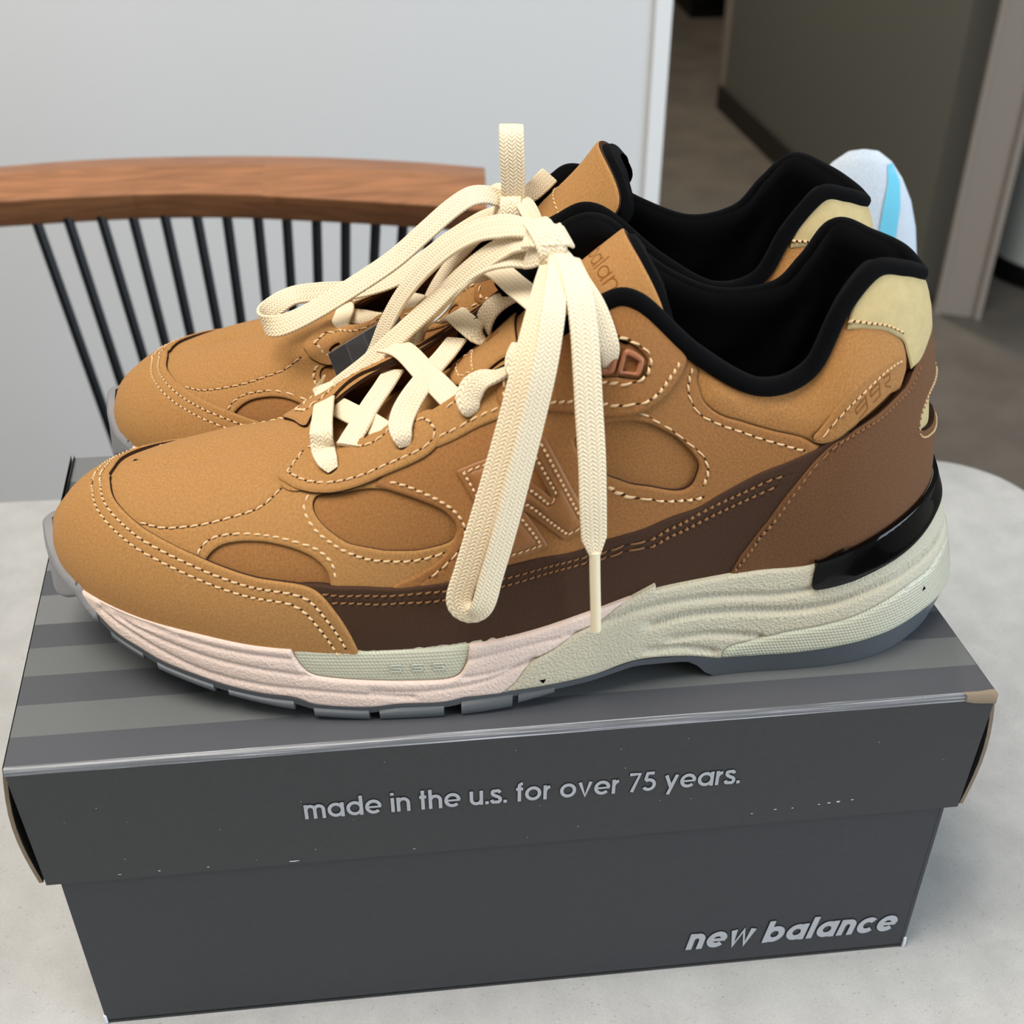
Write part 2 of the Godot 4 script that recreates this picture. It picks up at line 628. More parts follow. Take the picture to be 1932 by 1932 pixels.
	tube(rb, PackedVector3Array([Vector3(0, -0.02, 0), Vector3(0, 0.0, 0), Vector3(0, 0.01, 0)]), 0.13, 32, true, 1.0, Vector3.RIGHT)
	obj("added_lamp_disc", [[rb, M.lamp_face]], hall)
	area("added_hall_light", Vector3(0.85, 1.66, -2.75), Vector3(0.85, 0.0, -2.749), Vector2(0.22, 0.22), Color(1.0, 0.96, 0.90), 7.5)

func rounded(poly: PackedVector2Array, r: float) -> PackedVector2Array:
	return Geometry2D.offset_polygon(Geometry2D.offset_polygon(poly, -r, Geometry2D.JOIN_MITER)[0], r, Geometry2D.JOIN_ROUND)[0]

func make_table() -> void:
	var root := thing("dining_table", "white stone dining table with a rounded corner under the shoe box", "table")
	root.position = Vector3(0, FLOOR, 0)
	var big := 1000.0
	var poly := PackedVector2Array([Vector2(-0.90, -0.3795), Vector2(0.516, -0.3475), Vector2(0.533, 0.46), Vector2(-0.90, 0.46)])
	for k in poly.size():
		poly[k] *= big
	if Geometry2D.is_polygon_clockwise(poly):
		poly.reverse()
	var r := even(rounded(poly, 62.0), 8.0, true)
	var top := Buf.new()
	var rows := []
	for q in [[0.0, -0.030], [2.5, -0.027], [3.0, -0.024], [3.0, -0.006], [2.6, -0.003], [1.4, -0.0008], [0.0, 0.0]]:
		var ring: PackedVector2Array = r
		var row := PackedVector3Array()
		for k in ring.size():
			var t := (ring[(k + 1) % ring.size()] - ring[(k - 1 + ring.size()) % ring.size()]).normalized()
			var o: Vector2 = ring[k] + t.orthogonal() * (float(q[0]) - 3.0) * -1.0
			row.append(Vector3(o.x / big, -FLOOR + q[1], o.y / big))
		rows.append(row)
	top.grid(rows, true)
	var last: PackedVector3Array = rows[6]
	top.fan(last)
	top.fan(rows[0])
	obj("table_top", [[top, M.stone]], root)
	for p in [Vector2(-0.75, -0.25), Vector2(0.38, -0.22), Vector2(-0.75, 0.33), Vector2(0.38, 0.33)]:
		var b := Buf.new()
		tube(b, PackedVector3Array([Vector3(p.x, 0, p.y), Vector3(p.x, 0.35, p.y), Vector3(p.x, -FLOOR - 0.03, p.y)]), 0.022, 14)
		obj("leg", [[b, M.black_metal]], root)

func make_chair() -> void:
	var root := thing("dining_chair", "spindle-back chair with an oak top rail and black spindles behind the table", "chair")
	root.position = Vector3(0.04, FLOOR, -0.45)
	var at := root.position
	# top rail: oak, bent, bevelled
	var back := spline3(v3([[-0.178, 0.100, -0.686], [-0.1163, 0.100, -0.695], [-0.0659, 0.100, -0.6975], [-0.0143, 0.100, -0.6955], [0.0304, 0.100, -0.6915], [0.0807, 0.100, -0.684], [0.1224, 0.100, -0.6743], [0.1718, 0.100, -0.660], [0.2100, 0.100, -0.646]]), 0.008)
	var face := spline3(v3([[-0.167, 0.093, -0.629], [-0.1058, 0.093, -0.6315], [-0.0582, 0.093, -0.6325], [-0.0089, 0.093, -0.6298], [0.0259, 0.093, -0.6239], [0.0702, 0.093, -0.6125], [0.1208, 0.093, -0.5996], [0.1670, 0.093, -0.586], [0.2050, 0.093, -0.573]]), 0.008)
	var n := mini(back.size(), face.size())
	var rows := []
	for k in n:
		var f := float(k) / (n - 1)
		var pb := back[int(f * (back.size() - 1))] - at
		var pf := face[int(f * (face.size() - 1))] - at
		var d := pf - pb
		rows.append(PackedVector3Array([pb + Vector3(0, -0.034, 0), pb + Vector3(0, -0.004, 0), pb + d * 0.05, pb + d * 0.42 + Vector3(0, 0.0045, 0), pb + d * 0.47 + Vector3(0, 0.004, 0), pf + d * -0.03 + Vector3(0, 0.001, 0), pf + Vector3(0, -0.002, 0), pf + Vector3(0, -0.025, 0) - d * 0.20, pf + d * -0.24 + Vector3(0, -0.0275, 0), pb + Vector3(0, -0.0345, 0) + d * 0.1]))
	var rb := Buf.new()
	rb.grid(rows, true)
	rb.fan(rows[0])
	rb.fan(rows[n - 1])
	obj("top_rail", [[rb, M.oak]], root)
	for s in SPINDLES:
		var b := Buf.new()
		var a := Vector3(s[0] - (s[2] - s[0]) * 0.02, 0.072, s[1] - 0.02) - at
		var e := Vector3(s[2], -0.25, s[3]) - at
		tube(b, PackedVector3Array([e, e.lerp(a, 0.5), a]), 0.0040, 12)
		obj("spindle", [[b, M.black_metal]], root)
	# seat and legs under the table
	var seat := Buf.new()
	var poly := PackedVector2Array([Vector2(-0.17, -0.16), Vector2(0.15, -0.16), Vector2(0.19, 0.22), Vector2(-0.21, 0.22)])
	for k in 4:
		poly[k] *= 1000.0
	if Geometry2D.is_polygon_clockwise(poly):
		poly.reverse()
	var ring := rounded(poly, 50.0)
	var sr := []
	for y in [0.415, 0.42, 0.445, 0.45]:
		var row := PackedVector3Array()
		for q in ring:
			var inw := 0.985 if y in [0.415, 0.45] else 1.0
			row.append(Vector3(q.x * 0.001 * inw, y, q.y * 0.001 * inw))
		sr.append(row)
	seat.grid(sr, true)
	seat.fan(sr[3])
	seat.fan(sr[0])
	obj("seat", [[seat, M.seat_dark]], root)
	for q in [Vector2(-0.14, -0.12), Vector2(0.12, -0.12), Vector2(-0.16, 0.17), Vector2(0.15, 0.17)]:
		var b := Buf.new()
		tube(b, PackedVector3Array([Vector3(q.x * 1.15, 0, q.y * 1.15), Vector3(q.x * 1.07, 0.2, q.y * 1.07), Vector3(q.x, 0.418, q.y)]), 0.013, 12)
		obj("leg", [[b, M.black_metal]], root)

const SPINDLES := [[-0.1353, -0.628, -0.0787, -0.5806], [-0.1106, -0.6254, -0.0601, -0.578], [-0.0861, -0.6269, -0.0403, -0.5795], [-0.0633, -0.6296, -0.0276, -0.5822], [-0.0389, -0.628, -0.0119, -0.5806], [-0.0147, -0.6275, 0.0071, -0.5801], [0.0083, -0.6261, 0.0155, -0.5787], [0.0321, -0.6235, 0.0315, -0.5761], [0.0543, -0.6211, 0.0452, -0.5737], [0.0773, -0.6187, 0.0593, -0.5713], [0.0999, -0.6152, 0.0754, -0.5678], [0.1233, -0.6116, 0.0879, -0.5642], [0.1445, -0.6073, 0.1000, -0.5599], [0.1653, -0.6019, 0.1120, -0.5545], [0.1860, -0.5950, 0.1250, -0.550]]

func make_background_things() -> void:
	# white knitted object with a cyan stripe, standing on the table behind the far shoe
	var root := thing("knit_pouch", "white knitted rounded pouch with a cyan stripe, standing behind the far shoe's heel", "pouch")
	root.position = Vector3(0.382, 0.0, -0.318)
	var prof := [[0.000, 0.034], [0.004, 0.038], [0.03, 0.041], [0.08, 0.0415], [0.13, 0.0405], [0.155, 0.0385], [0.175, 0.0345], [0.190, 0.0295], [0.202, 0.023], [0.211, 0.016], [0.2165, 0.0085], [0.218, 0.0005]]
	var body := Buf.new()
	var rows := []
	for q in prof:
		var row := PackedVector3Array()
		for a in 40:
			var ang := TAU * a / 40.0
			row.append(Vector3(cos(ang) * q[1] + (q[0] - 0.1) * -0.03, q[0], sin(ang) * q[1] * 0.42))
		rows.append(row)
	body.grid(rows, true)
	obj("pouch_body", [[body, M.white_knit]], root)
	var st := Buf.new()
	var srows := []
	for q in prof:
		if q[0] < 0.003 or q[0] > 0.2150:
			continue
		var row := PackedVector3Array()
		for a in 9:
			var off: float = lerpf(0.002, 0.018, clampf(q[0] / 0.2, 0, 1)) - 0.002
			var x: float = off + (a / 8.0 - 0.5) * 0.0105 * (1.0 if q[0] < 0.2 else 0.75)
			x = clampf(x, -q[1] * 0.97, q[1] * 0.97)
			var z: float = sqrt(maxf(1.0 - pow(x / q[1], 2.0), 0.0)) * q[1] * 0.42 + 0.0006
			row.append(Vector3(x + (q[0] - 0.1) * -0.03, q[0], z))
		srows.append(row)
	st.grid(srows)
	obj("cyan_stripe", [[st, M.cyan_knit]], root)
	# white round appliance beyond the door frame
	var ap := thing("air_purifier", "white round appliance with a black base on the floor beyond the door frame", "appliance")
	ap.position = Vector3(1.64, FLOOR, -2.12)
	var ab := Buf.new()
	var ar := []
	for q in [[0.045, 0.185], [0.05, 0.195], [0.3, 0.19], [0.52, 0.18], [0.545, 0.165]]:
		var row := PackedVector3Array()
		for a in 48:
			row.append(Vector3(cos(TAU * a / 48.0) * q[1], q[0], sin(TAU * a / 48.0) * q[1]))
		ar.append(row)
	ab.grid(ar, true)
	ab.fan(ar[4])
	obj("housing", [[ab, M.white_plastic]], ap)
	var bb := Buf.new()
	ar = []
	for q in [[0.0, 0.19], [0.004, 0.196], [0.04, 0.197], [0.047, 0.188]]:
		var row := PackedVector3Array()
		for a in 48:
			row.append(Vector3(cos(TAU * a / 48.0) * q[1], q[0], sin(TAU * a / 48.0) * q[1]))
		ar.append(row)
	bb.grid(ar, true)
	bb.fan(ar[3])
	obj("base", [[bb, M.dark_plastic]], ap)
	# dark cabinet in the room at the end of the hall
	var cb := thing("cabinet", "black cabinet in the dark room at the end of the hall", "cabinet")
	cb.position = Vector3(1.41, FLOOR, -4.55)
	var c := Buf.new()
	c.box(Vector3(0, 0.6, 0), Vector3(0.22, 1.2, 0.35))
	obj("body", [[c, M.dark_plastic]], cb)
	for k in 3:
		var d := Buf.new()
		d.box(Vector3(0, 0.22 + 0.36 * k, 0.18), Vector3(0.20, 0.33, 0.016))
		obj("door", [[d, M.dark_plastic]], cb)


# ------------------------------------------------------------------ the shoe box (its corners are a few degrees out of square)
const LID_W := 0.3266
const LID_D := 0.1882
const LID_H := 0.0570

func sk(x: float, y: float, z: float) -> Vector3:
	return Vector3(x + SKEW * z, y, z)

# a sheet of card between four corners, thick t along its normal, edges in raw card
func sheet(b: Buf, e: Buf, a: Vector3, c: Vector3, d: Vector3, f: Vector3, t: float) -> void:
	var n := (c - a).cross(f - a).normalized() * t
	b.flat_quad(a, c, d, f)
	b.flat_quad(a - n, f - n, d - n, c - n)
	var q := [a, c, d, f]
	for k in 4:
		var k2 := (k + 1) % 4
		e.flat_quad(q[k], q[k] - n, q[k2] - n, q[k2])

func make_box() -> void:
	var root := thing("shoe_box", "dark grey cardboard box body with pale lettering low on its front", "box")
	root.position = Vector3(LID_W * 0.5, 0, -LID_D * 0.5)
	var at := root.position
	var i := 0.0058
	var x0 := i
	var x1 := LID_W - i
	var z0 := -0.0016
	var z1 := -LID_D + 0.003
	var h := 0.134
	var cs := [sk(x0, 0, z0) - at, sk(x1, 0, z0) - at, sk(x1, 0, z1) - at, sk(x0, 0, z1) - at]
	var up := Vector3(0, h, 0)
	var names := ["front_panel", "end_panel", "rear_panel", "end_panel"]
	for k in 4:
		var b := Buf.new()
		var e := Buf.new()
		var p: Vector3 = cs[k]
		var q: Vector3 = cs[(k + 1) % 4]
		sheet(b, e, p, q, q + up, p + up, 0.0014)
		obj(names[k], [[b, M.card_body], [e, M.card_body]], root)
	var bb := Buf.new()
	var be := Buf.new()
	var lift := Vector3(0, 0.0012, 0)
	sheet(bb, be, cs[3] + lift, cs[2] + lift, cs[1] + lift, cs[0] + lift, 0.001)
	obj("bottom_panel", [[bb, M.card_inside], [be, M.card_inside]], root)
	# scuffed corners of the body
	for q in [[cs[1], 0.0022, 0.006], [cs[0], 0.0018, 0.005]]:
		var sb := Buf.new()
		var c: Vector3 = q[0]
		tube(sb, PackedVector3Array([c + Vector3(0, 0.0006, 0.0002), c + Vector3(0, q[2] * 0.5, 0.0003), c + Vector3(0, q[2], 0.0001)]), 0.0006, 6)
		obj("worn_corner", [[sb, M.card_white]], root)
	lettering(root, "new balance", Vector3(0.2300, 0.0118, z0 + 0.00012) - at, Vector3(1, 0, 0), Vector3(0, 1, 0), 0.0098, 0.30, 0.20, 0.0842, M.print_grey)
	make_lid()

func make_lid() -> void:
	var root := thing("box_lid", "grey striped cardboard lid with worn white edges, under both shoes", "lid")
	root.position = Vector3(LID_W * 0.5, LID_TOP, -LID_D * 0.5)
	var at := root.position
	var rr := 0.0022
	# top panel with its printed stripes, sagging a little towards the back
	var cuts := [-rr, -0.0150, -0.0298, -0.0442, -0.0588, -0.0718, -0.0886, -0.1040, -0.1200, -0.1360, -0.1520, -0.1690, -LID_D]
	var tone := [2, 1, 0, 1, 0, 3, 2, 3, 2, 3, 2, 3]
	var top := Node3D.new()
	top.name = "top_panel"
	root.add_child(top, true)
	for k in cuts.size() - 1:
		var b := Buf.new()
		var rows := []
		for j in 5:
			var z := lerpf(cuts[k], cuts[k + 1], j / 4.0)
			var row := PackedVector3Array()
			for x in 33:
				row.append(lid_point(LID_W * x / 32.0, z) - at)
			rows.append(row)
		b.grid(rows)
		obj("stripe", [[b, M["stripe_%d" % tone[k]]]], top)
	var under := Buf.new()
	under.flat_quad(sk(0.001, LID_TOP - 0.0040, -0.001) - at, sk(LID_W - 0.001, LID_TOP - 0.0040, -0.001) - at, sk(LID_W - 0.001, LID_TOP - 0.0040, -LID_D + 0.001) - at, sk(0.001, LID_TOP - 0.0040, -LID_D + 0.001) - at)
	obj("underside", [[under, M.card_inside]], top)
	# folded front edge, rubbed white
	var fold := Buf.new()
	var frows := []
	for x in 65:
		var row := PackedVector3Array()
		for j in 7:
			var a := PI * 0.5 * j / 6.0
			row.append(sk(LID_W * x / 64.0, LID_TOP - rr + rr * cos(a), -rr + rr * sin(a)) - at)
		frows.append(row)
	fold.grid(frows)
	obj("worn_fold", [[fold, worn_material()]], root)
	# front flap
	var b := Buf.new()
	var e := Buf.new()
	var y0 := LID_TOP - LID_H
	sheet(b, e, sk(0.0012, y0, -0.0009) - at, sk(LID_W - 0.0012, y0, -0.0009) - at, sk(LID_W - 0.0004, LID_TOP - rr, 0) - at, sk(0.0004, LID_TOP - rr, 0) - at, 0.0013)
	obj("front_flap", [[b, M.card_dark], [e, M.card_white]], root)
	b = Buf.new()
	e = Buf.new()
	sheet(b, e, sk(LID_W, y0, -LID_D) - at, sk(0, y0, -LID_D) - at, sk(0, LID_TOP - 0.0026, -LID_D) - at, sk(LID_W, LID_TOP - 0.0026, -LID_D) - at, 0.0013)
	obj("rear_flap", [[b, M.card_dark], [e, M.card_white]], root)
	# end flaps bulge away from the corners
	for s in [-1, 1]:
		var eb := Buf.new()
		var ee := Buf.new()
		var rows := []
		var inner := []
		for j in 9:
			var y := lerpf(LID_TOP - 0.0006, y0, j / 8.0)
			var row := PackedVector3Array()
			var irow := PackedVector3Array()
			for k in 13:
				var z := lerpf(-0.0022, -LID_D, k / 12.0)
				var bulge := 0.0030 * sin(PI * j / 8.0) * exp(-k * 0.35) + 0.0008 * j / 8.0
				var x := (-0.0006 - bulge) if s < 0 else (LID_W + 0.0006 + bulge)
				row.append(sk(x, y, z) - at)
				irow.append(sk(x - s * 0.0014, y, z) - at)
			if s < 0:
				row.reverse()
				irow.reverse()
			rows.append(row)
			irow.reverse()
			inner.append(irow)
		eb.grid(rows)
		ee.grid(inner)
		var edge := Buf.new()
		var er := []
		for j in 9:
			var k: int = 12 if s < 0 else 0
			er.append(PackedVector3Array([rows[j][k], inner[j][12 - k]]))
		edge.grid(er)
		er = []
		for k in 13:
			er.append(PackedVector3Array([rows[8][k], inner[8][12 - k]]))
		edge.grid(er)
		obj("end_flap", [[eb, M.card_dark], [ee, M.card_inside], [edge, M.card_raw]], root)
	# torn corner and small scuffs
	var torn := Buf.new()
	var tx := LID_W
	torn_strip(torn, [[tx - 0.0108, 0.0], [tx - 0.0080, 0.0006], [tx - 0.005, 0.0012], [tx - 0.002, 0.0018], [tx + 0.0002, 0.0022]], at)
	obj("torn_corner", [[torn, M.card_raw]], root)
	var scuff := Buf.new()
	var rng := RandomNumberGenerator.new()
	rng.seed = 5
	for q in [[0.0855, -0.0553, 0.0040, 0.0006], [0.0560, -0.0545, 0.0012, 0.0004], [0.0395, -0.0543, 0.0010, 0.0004], [0.0262, -0.0545, 0.0016, 0.0004], [0.2560, -0.0497, 0.0014, 0.0005], [0.2622, -0.0497, 0.0010, 0.0004], [0.2720, -0.0490, 0.0012, 0.0005], [0.2755, -0.0486, 0.0014, 0.0007], [0.2790, -0.0484, 0.0018, 0.0008], [0.2840, -0.0480, 0.0012, 0.0005], [0.2475, -0.0508, 0.0010, 0.0004], [0.1270, -0.0543, 0.0010, 0.0003]]:
		var c := Vector3(q[0], LID_TOP + q[1], 0.00012 - 0.0009 * -q[1] / LID_H) - at
		var ring := PackedVector3Array()
		for a in 8:
			var r := rng.randf_range(0.6, 1.1)
			ring.append(c + Vector3(cos(TAU * a / 8.0) * q[2] * 0.5 * r, sin(TAU * a / 8.0) * q[3] * 0.5 * r, 0))
		scuff.fan(ring)
	for k in 22:
		var c := Vector3(rng.randf_range(0.01, 0.315), LID_TOP - rng.randf_range(0.006, 0.054), 0.00012) - at
		c.z -= 0.0009 * (LID_TOP - (c.y + at.y)) / LID_H
		var ring := PackedVector3Array()
		for a in 5:
			ring.append(c + Vector3(cos(TAU * a / 5.0), sin(TAU * a / 5.0), 0) * rng.randf_range(0.00008, 0.00022))
		scuff.fan(ring)
	obj("scuffs", [[scuff, M.card_white]], root, false, true)
	lettering(root, "made in the u.s. for over 75 years.", Vector3(0.0912, 0.1071, 0.00016 - 0.0006) - at, Vector3(1, 0, 0), Vector3(0, 1, 0.0158), 0.0071, 0.215, 0.0, 0.1498, M.print_grey)

func lid_point(x: float, z: float) -> Vector3:
	var p := sk(x, LID_TOP, z)
	var d := clampf((-z - 0.105) / 0.03, 0, 1)
	p.y -= 0.0023 * d * d * (3.0 - 2.0 * d)
	return p

func torn_strip(b: Buf, prof: Array, at: Vector3) -> void:
	var rows := []
	var k := 0
	for q in prof:
		var wob := 0.0003 * sin(k * 5.0)
		rows.append(PackedVector3Array([sk(q[0], LID_TOP + 0.00015, -0.0022 - wob) - at, sk(q[0], LID_TOP + 0.0001, 0.0001) - at, sk(q[0], LID_TOP - 0.0022 - q[1] + wob, 0.00025) - at]))
		k += 1
	b.grid(rows)

func worn_material() -> StandardMaterial3D:
	var w := 1024
	var h := 32
	var im := Image.create(w, h, false, Image.FORMAT_RGB8)
	var f := FastNoiseLite.new()
	f.seed = 9
	f.frequency = 0.02
	f.fractal_octaves = 4
	for y in h:
		for x in w:
			var v := float(y) / h
			var along := float(x) / w
			var amount := 0.02 + 0.30 * smoothstep(0.72, 1.0, along) + 0.25 * smoothstep(0.14, 0.0, along)
			var n := f.get_noise_2d(x, y * 7.0) * 0.9 + f.get_noise_2d(x * 6.0, y * 9.0 + 400.0) * 0.35
			var band := 1.0 - absf(v - 0.52) * 1.7
			var s := smoothstep(0.0, 0.16, n + amount * band * 1.5 - 0.28)
			var base := Color(0.36, 0.365, 0.38)
			im.set_pixel(x, y, base.lerp(Color(0.86, 0.87, 0.90), s))
	var m := StandardMaterial3D.new()
	m.resource_name = "worn_fold"
	m.albedo_texture = ImageTexture.create_from_image(im)
	m.uv1_scale = Vector3(1, 1, 1)
	m.roughness = 0.35
	m.cull_mode = BaseMaterial3D.CULL_DISABLED
	return m

# ------------------------------------------------------------------ lettering in a round geometric hand, drawn stroke by stroke (x-height 1)
func arc(c: Vector2, r: float, a0: float, a1: float, ry := 0.0) -> PackedVector2Array:
	var o := PackedVector2Array()
	var n := maxi(4, int(absf(a1 - a0) / 9.0))
	for k in n + 1:
		var a := deg_to_rad(lerpf(a0, a1, float(k) / n))
		o.append(c + Vector2(cos(a) * r, sin(a) * (ry if ry > 0.0 else r)))
	return o

func glyph(ch: String, w: float) -> Array:
	var h := w * 0.5
	var r := 0.5 - h
	var c := Vector2(0.5, 0.5)
	var L := func(x0: float, y0: float, x1: float, y1: float) -> PackedVector2Array: return PackedVector2Array([Vector2(x0, y0), Vector2(x1, y1)])
	var ring := arc(c, r, 0, 360)
	match ch:
		"a": return [[ring, L.call(1 - h, 0, 1 - h, 1)], 1.0]
		"b": return [[ring, L.call(h, 0, h, 1.36)], 1.0]
		"d": return [[ring, L.call(1 - h, 0, 1 - h, 1.36)], 1.0]
		"o": return [[ring], 1.0]
		"e": return [[arc(c, r, 2, 318), L.call(h, 0.49, 1.0 - h * 0.35, 0.49)], 0.98]
		"c": return [[arc(c, r, 42, 318)], 0.90]
		"n", "h":
			var wd := 0.82
			var rr := wd * 0.5 - h
			var top := arc(Vector2(wd * 0.5, 1.0 - h - rr), rr, 180, 0)
			top.append(Vector2(wd - h, 0))
			return [[L.call(h, 0, h, 1.0 if ch == "n" else 1.36), top], wd]
		"m":
			var wd := 0.74
			var rr := wd * 0.5 - h
			var t1 := arc(Vector2(wd * 0.5, 1.0 - h - rr), rr, 180, 0)
			t1.append(Vector2(wd - h, 0))
			var sh := wd - w
			var t2 := PackedVector2Array()
			for q in t1:
				t2.append(q + Vector2(sh, 0))
			return [[L.call(h, 0, h, 1), t1, t2], wd + sh]
		"u":
			var wd := 0.82
			var rr := wd * 0.5 - h
			var t := PackedVector2Array([Vector2(h, 1)])
			t.append_array(arc(Vector2(wd * 0.5, h + rr), rr, 180, 360))
			return [[L.call(wd - h, 0, wd - h, 1), t], wd]
		"r": return [[L.call(h, 0, h, 1), arc(Vector2(0.46, 0.52), 0.46 - h, 178, 98, 0.48 - h)], 0.46]
		"i": return [[L.call(h, 0, h, 1), L.call(h, 1.18, h, 1.36)], w]
		"l": return [[L.call(h, 0, h, 1.36)], w]
		"t": return [[L.call(0.2, 0, 0.2, 1.34), L.call(0.0, 1.0 - h, 0.42, 1.0 - h)], 0.42]
		"f":
			var t := PackedVector2Array([Vector2(0.2, 0)])
			t.append_array(arc(Vector2(0.2 + 0.22, 1.10), 0.22, 180, 92, 0.26 - h))
			return [[t, L.call(0.0, 1.0 - h, 0.42, 1.0 - h)], 0.42]
		"s":
			var q := spline2(PackedVector2Array([Vector2(0.58, 0.76), Vector2(0.46, 0.90), Vector2(0.30, 1.0 - h), Vector2(0.13, 0.88), Vector2(0.12, 0.68), Vector2(0.32, 0.53), Vector2(0.52, 0.42), Vector2(0.58, 0.24), Vector2(0.48, 0.10), Vector2(0.30, h), Vector2(0.12, 0.12), Vector2(0.04, 0.28)]), 0.04)
			return [[q], 0.64]
		"v": return [[PackedVector2Array([Vector2(h * 0.9, 1), Vector2(0.43, 0.02), Vector2(0.86 - h * 0.9, 1)])], 0.86]
		"y": return [[L.call(h * 0.9, 1, 0.47, 0.0), L.call(0.86 - h * 0.9, 1, 0.26, -0.38)], 0.86]
		"w": return [[PackedVector2Array([Vector2(h * 0.9, 1), Vector2(0.34, 0.03), Vector2(0.62, 0.95), Vector2(0.90, 0.03), Vector2(1.24 - h * 0.9, 1)])], 1.24]
		"7": return [[PackedVector2Array([Vector2(0.05, 1.36 - h), Vector2(0.68, 1.36 - h), Vector2(0.22, 0)])], 0.76]
		"5":
			var t := PackedVector2Array([Vector2(0.68, 1.36 - h), Vector2(0.26, 1.36 - h), Vector2(0.16, 0.76)])
			var a := arc(Vector2(0.38, 0.45), 0.45 - h, 128, -150)
			return [[t, a], 0.80]
		".": return [[L.call(h, 0, h, w)], w]
	return [[], 0.34]

func lettering(parent: Node, text: String, at: Vector3, ex: Vector3, ey: Vector3, size: float, weight: float, slant: float, length: float, m: Material) -> void:
	# measured first, so that the line comes out exactly `length` long
	var gap := 0.13
	var total := 0.0
	for ch in text:
		total += glyph(ch, weight)[1] + (gap if ch != " " else 0.10)
	total -= gap
	var k := length / (total * size)
	var x := 0.0
	for word in text.split(" "):
		var b := Buf.new()
		var line := Buf.new()
		for ch in word:
			var g := glyph(ch, weight)
			var m_ := 0
			for s in g[0]:
				var thin := 0.62 if ch == "e" and m_ == 1 and weight > 0.18 else 1.0
				stroke(b, s, weight * thin, x, at, ex * size * k, ey * size, slant, 0.00020 + 0.00005 * m_)
				stroke(line, s, weight * thin + 0.075, x, at, ex * size * k, ey * size, slant, 0.00004 + 0.00004 * m_)
				m_ += 1
			x += g[1] + gap
		x += 0.34 + 0.10
		obj("print_word", [[b, m], [line, M.print_line]], parent)

func stroke(b: Buf, s: PackedVector2Array, w: float, x: float, at: Vector3, ex: Vector3, ey: Vector3, slant: float, lift: float) -> void:
	var n := s.size()
	var nn := ex.cross(ey).normalized() * lift
	var closed := s[0].distance_to(s[n - 1]) < 1e-4
	var rows := []
	for k in n:
		var d0 := (s[k] - s[maxi(k - 1, 0)]).normalized()
		var d1 := (s[mini(k + 1, n - 1)] - s[k]).normalized()
		if closed and (k == 0 or k == n - 1):
			d0 = (s[n - 1] - s[n - 2]).normalized()
			d1 = (s[1] - s[0]).normalized()
		if k == 0 and not closed:
			d0 = d1
		if k == n - 1 and not closed:
			d1 = d0
		var t := (d0 + d1).normalized()
		var o := t.orthogonal() * (w * 0.5 / maxf(t.dot(d0), 0.85))
		var e := Vector2.ZERO
		if not closed and lift < 0.00018:
			e = t * (-0.037 if k == 0 else (0.037 if k == n - 1 else 0.0))
		var row := PackedVector3Array()
		for q in [s[k] + o + e, s[k] - o + e]:
			row.append(at + ex * (x + q.x + q.y * slant) + ey * q.y + nn)
		rows.append(row)
	b.grid(rows)


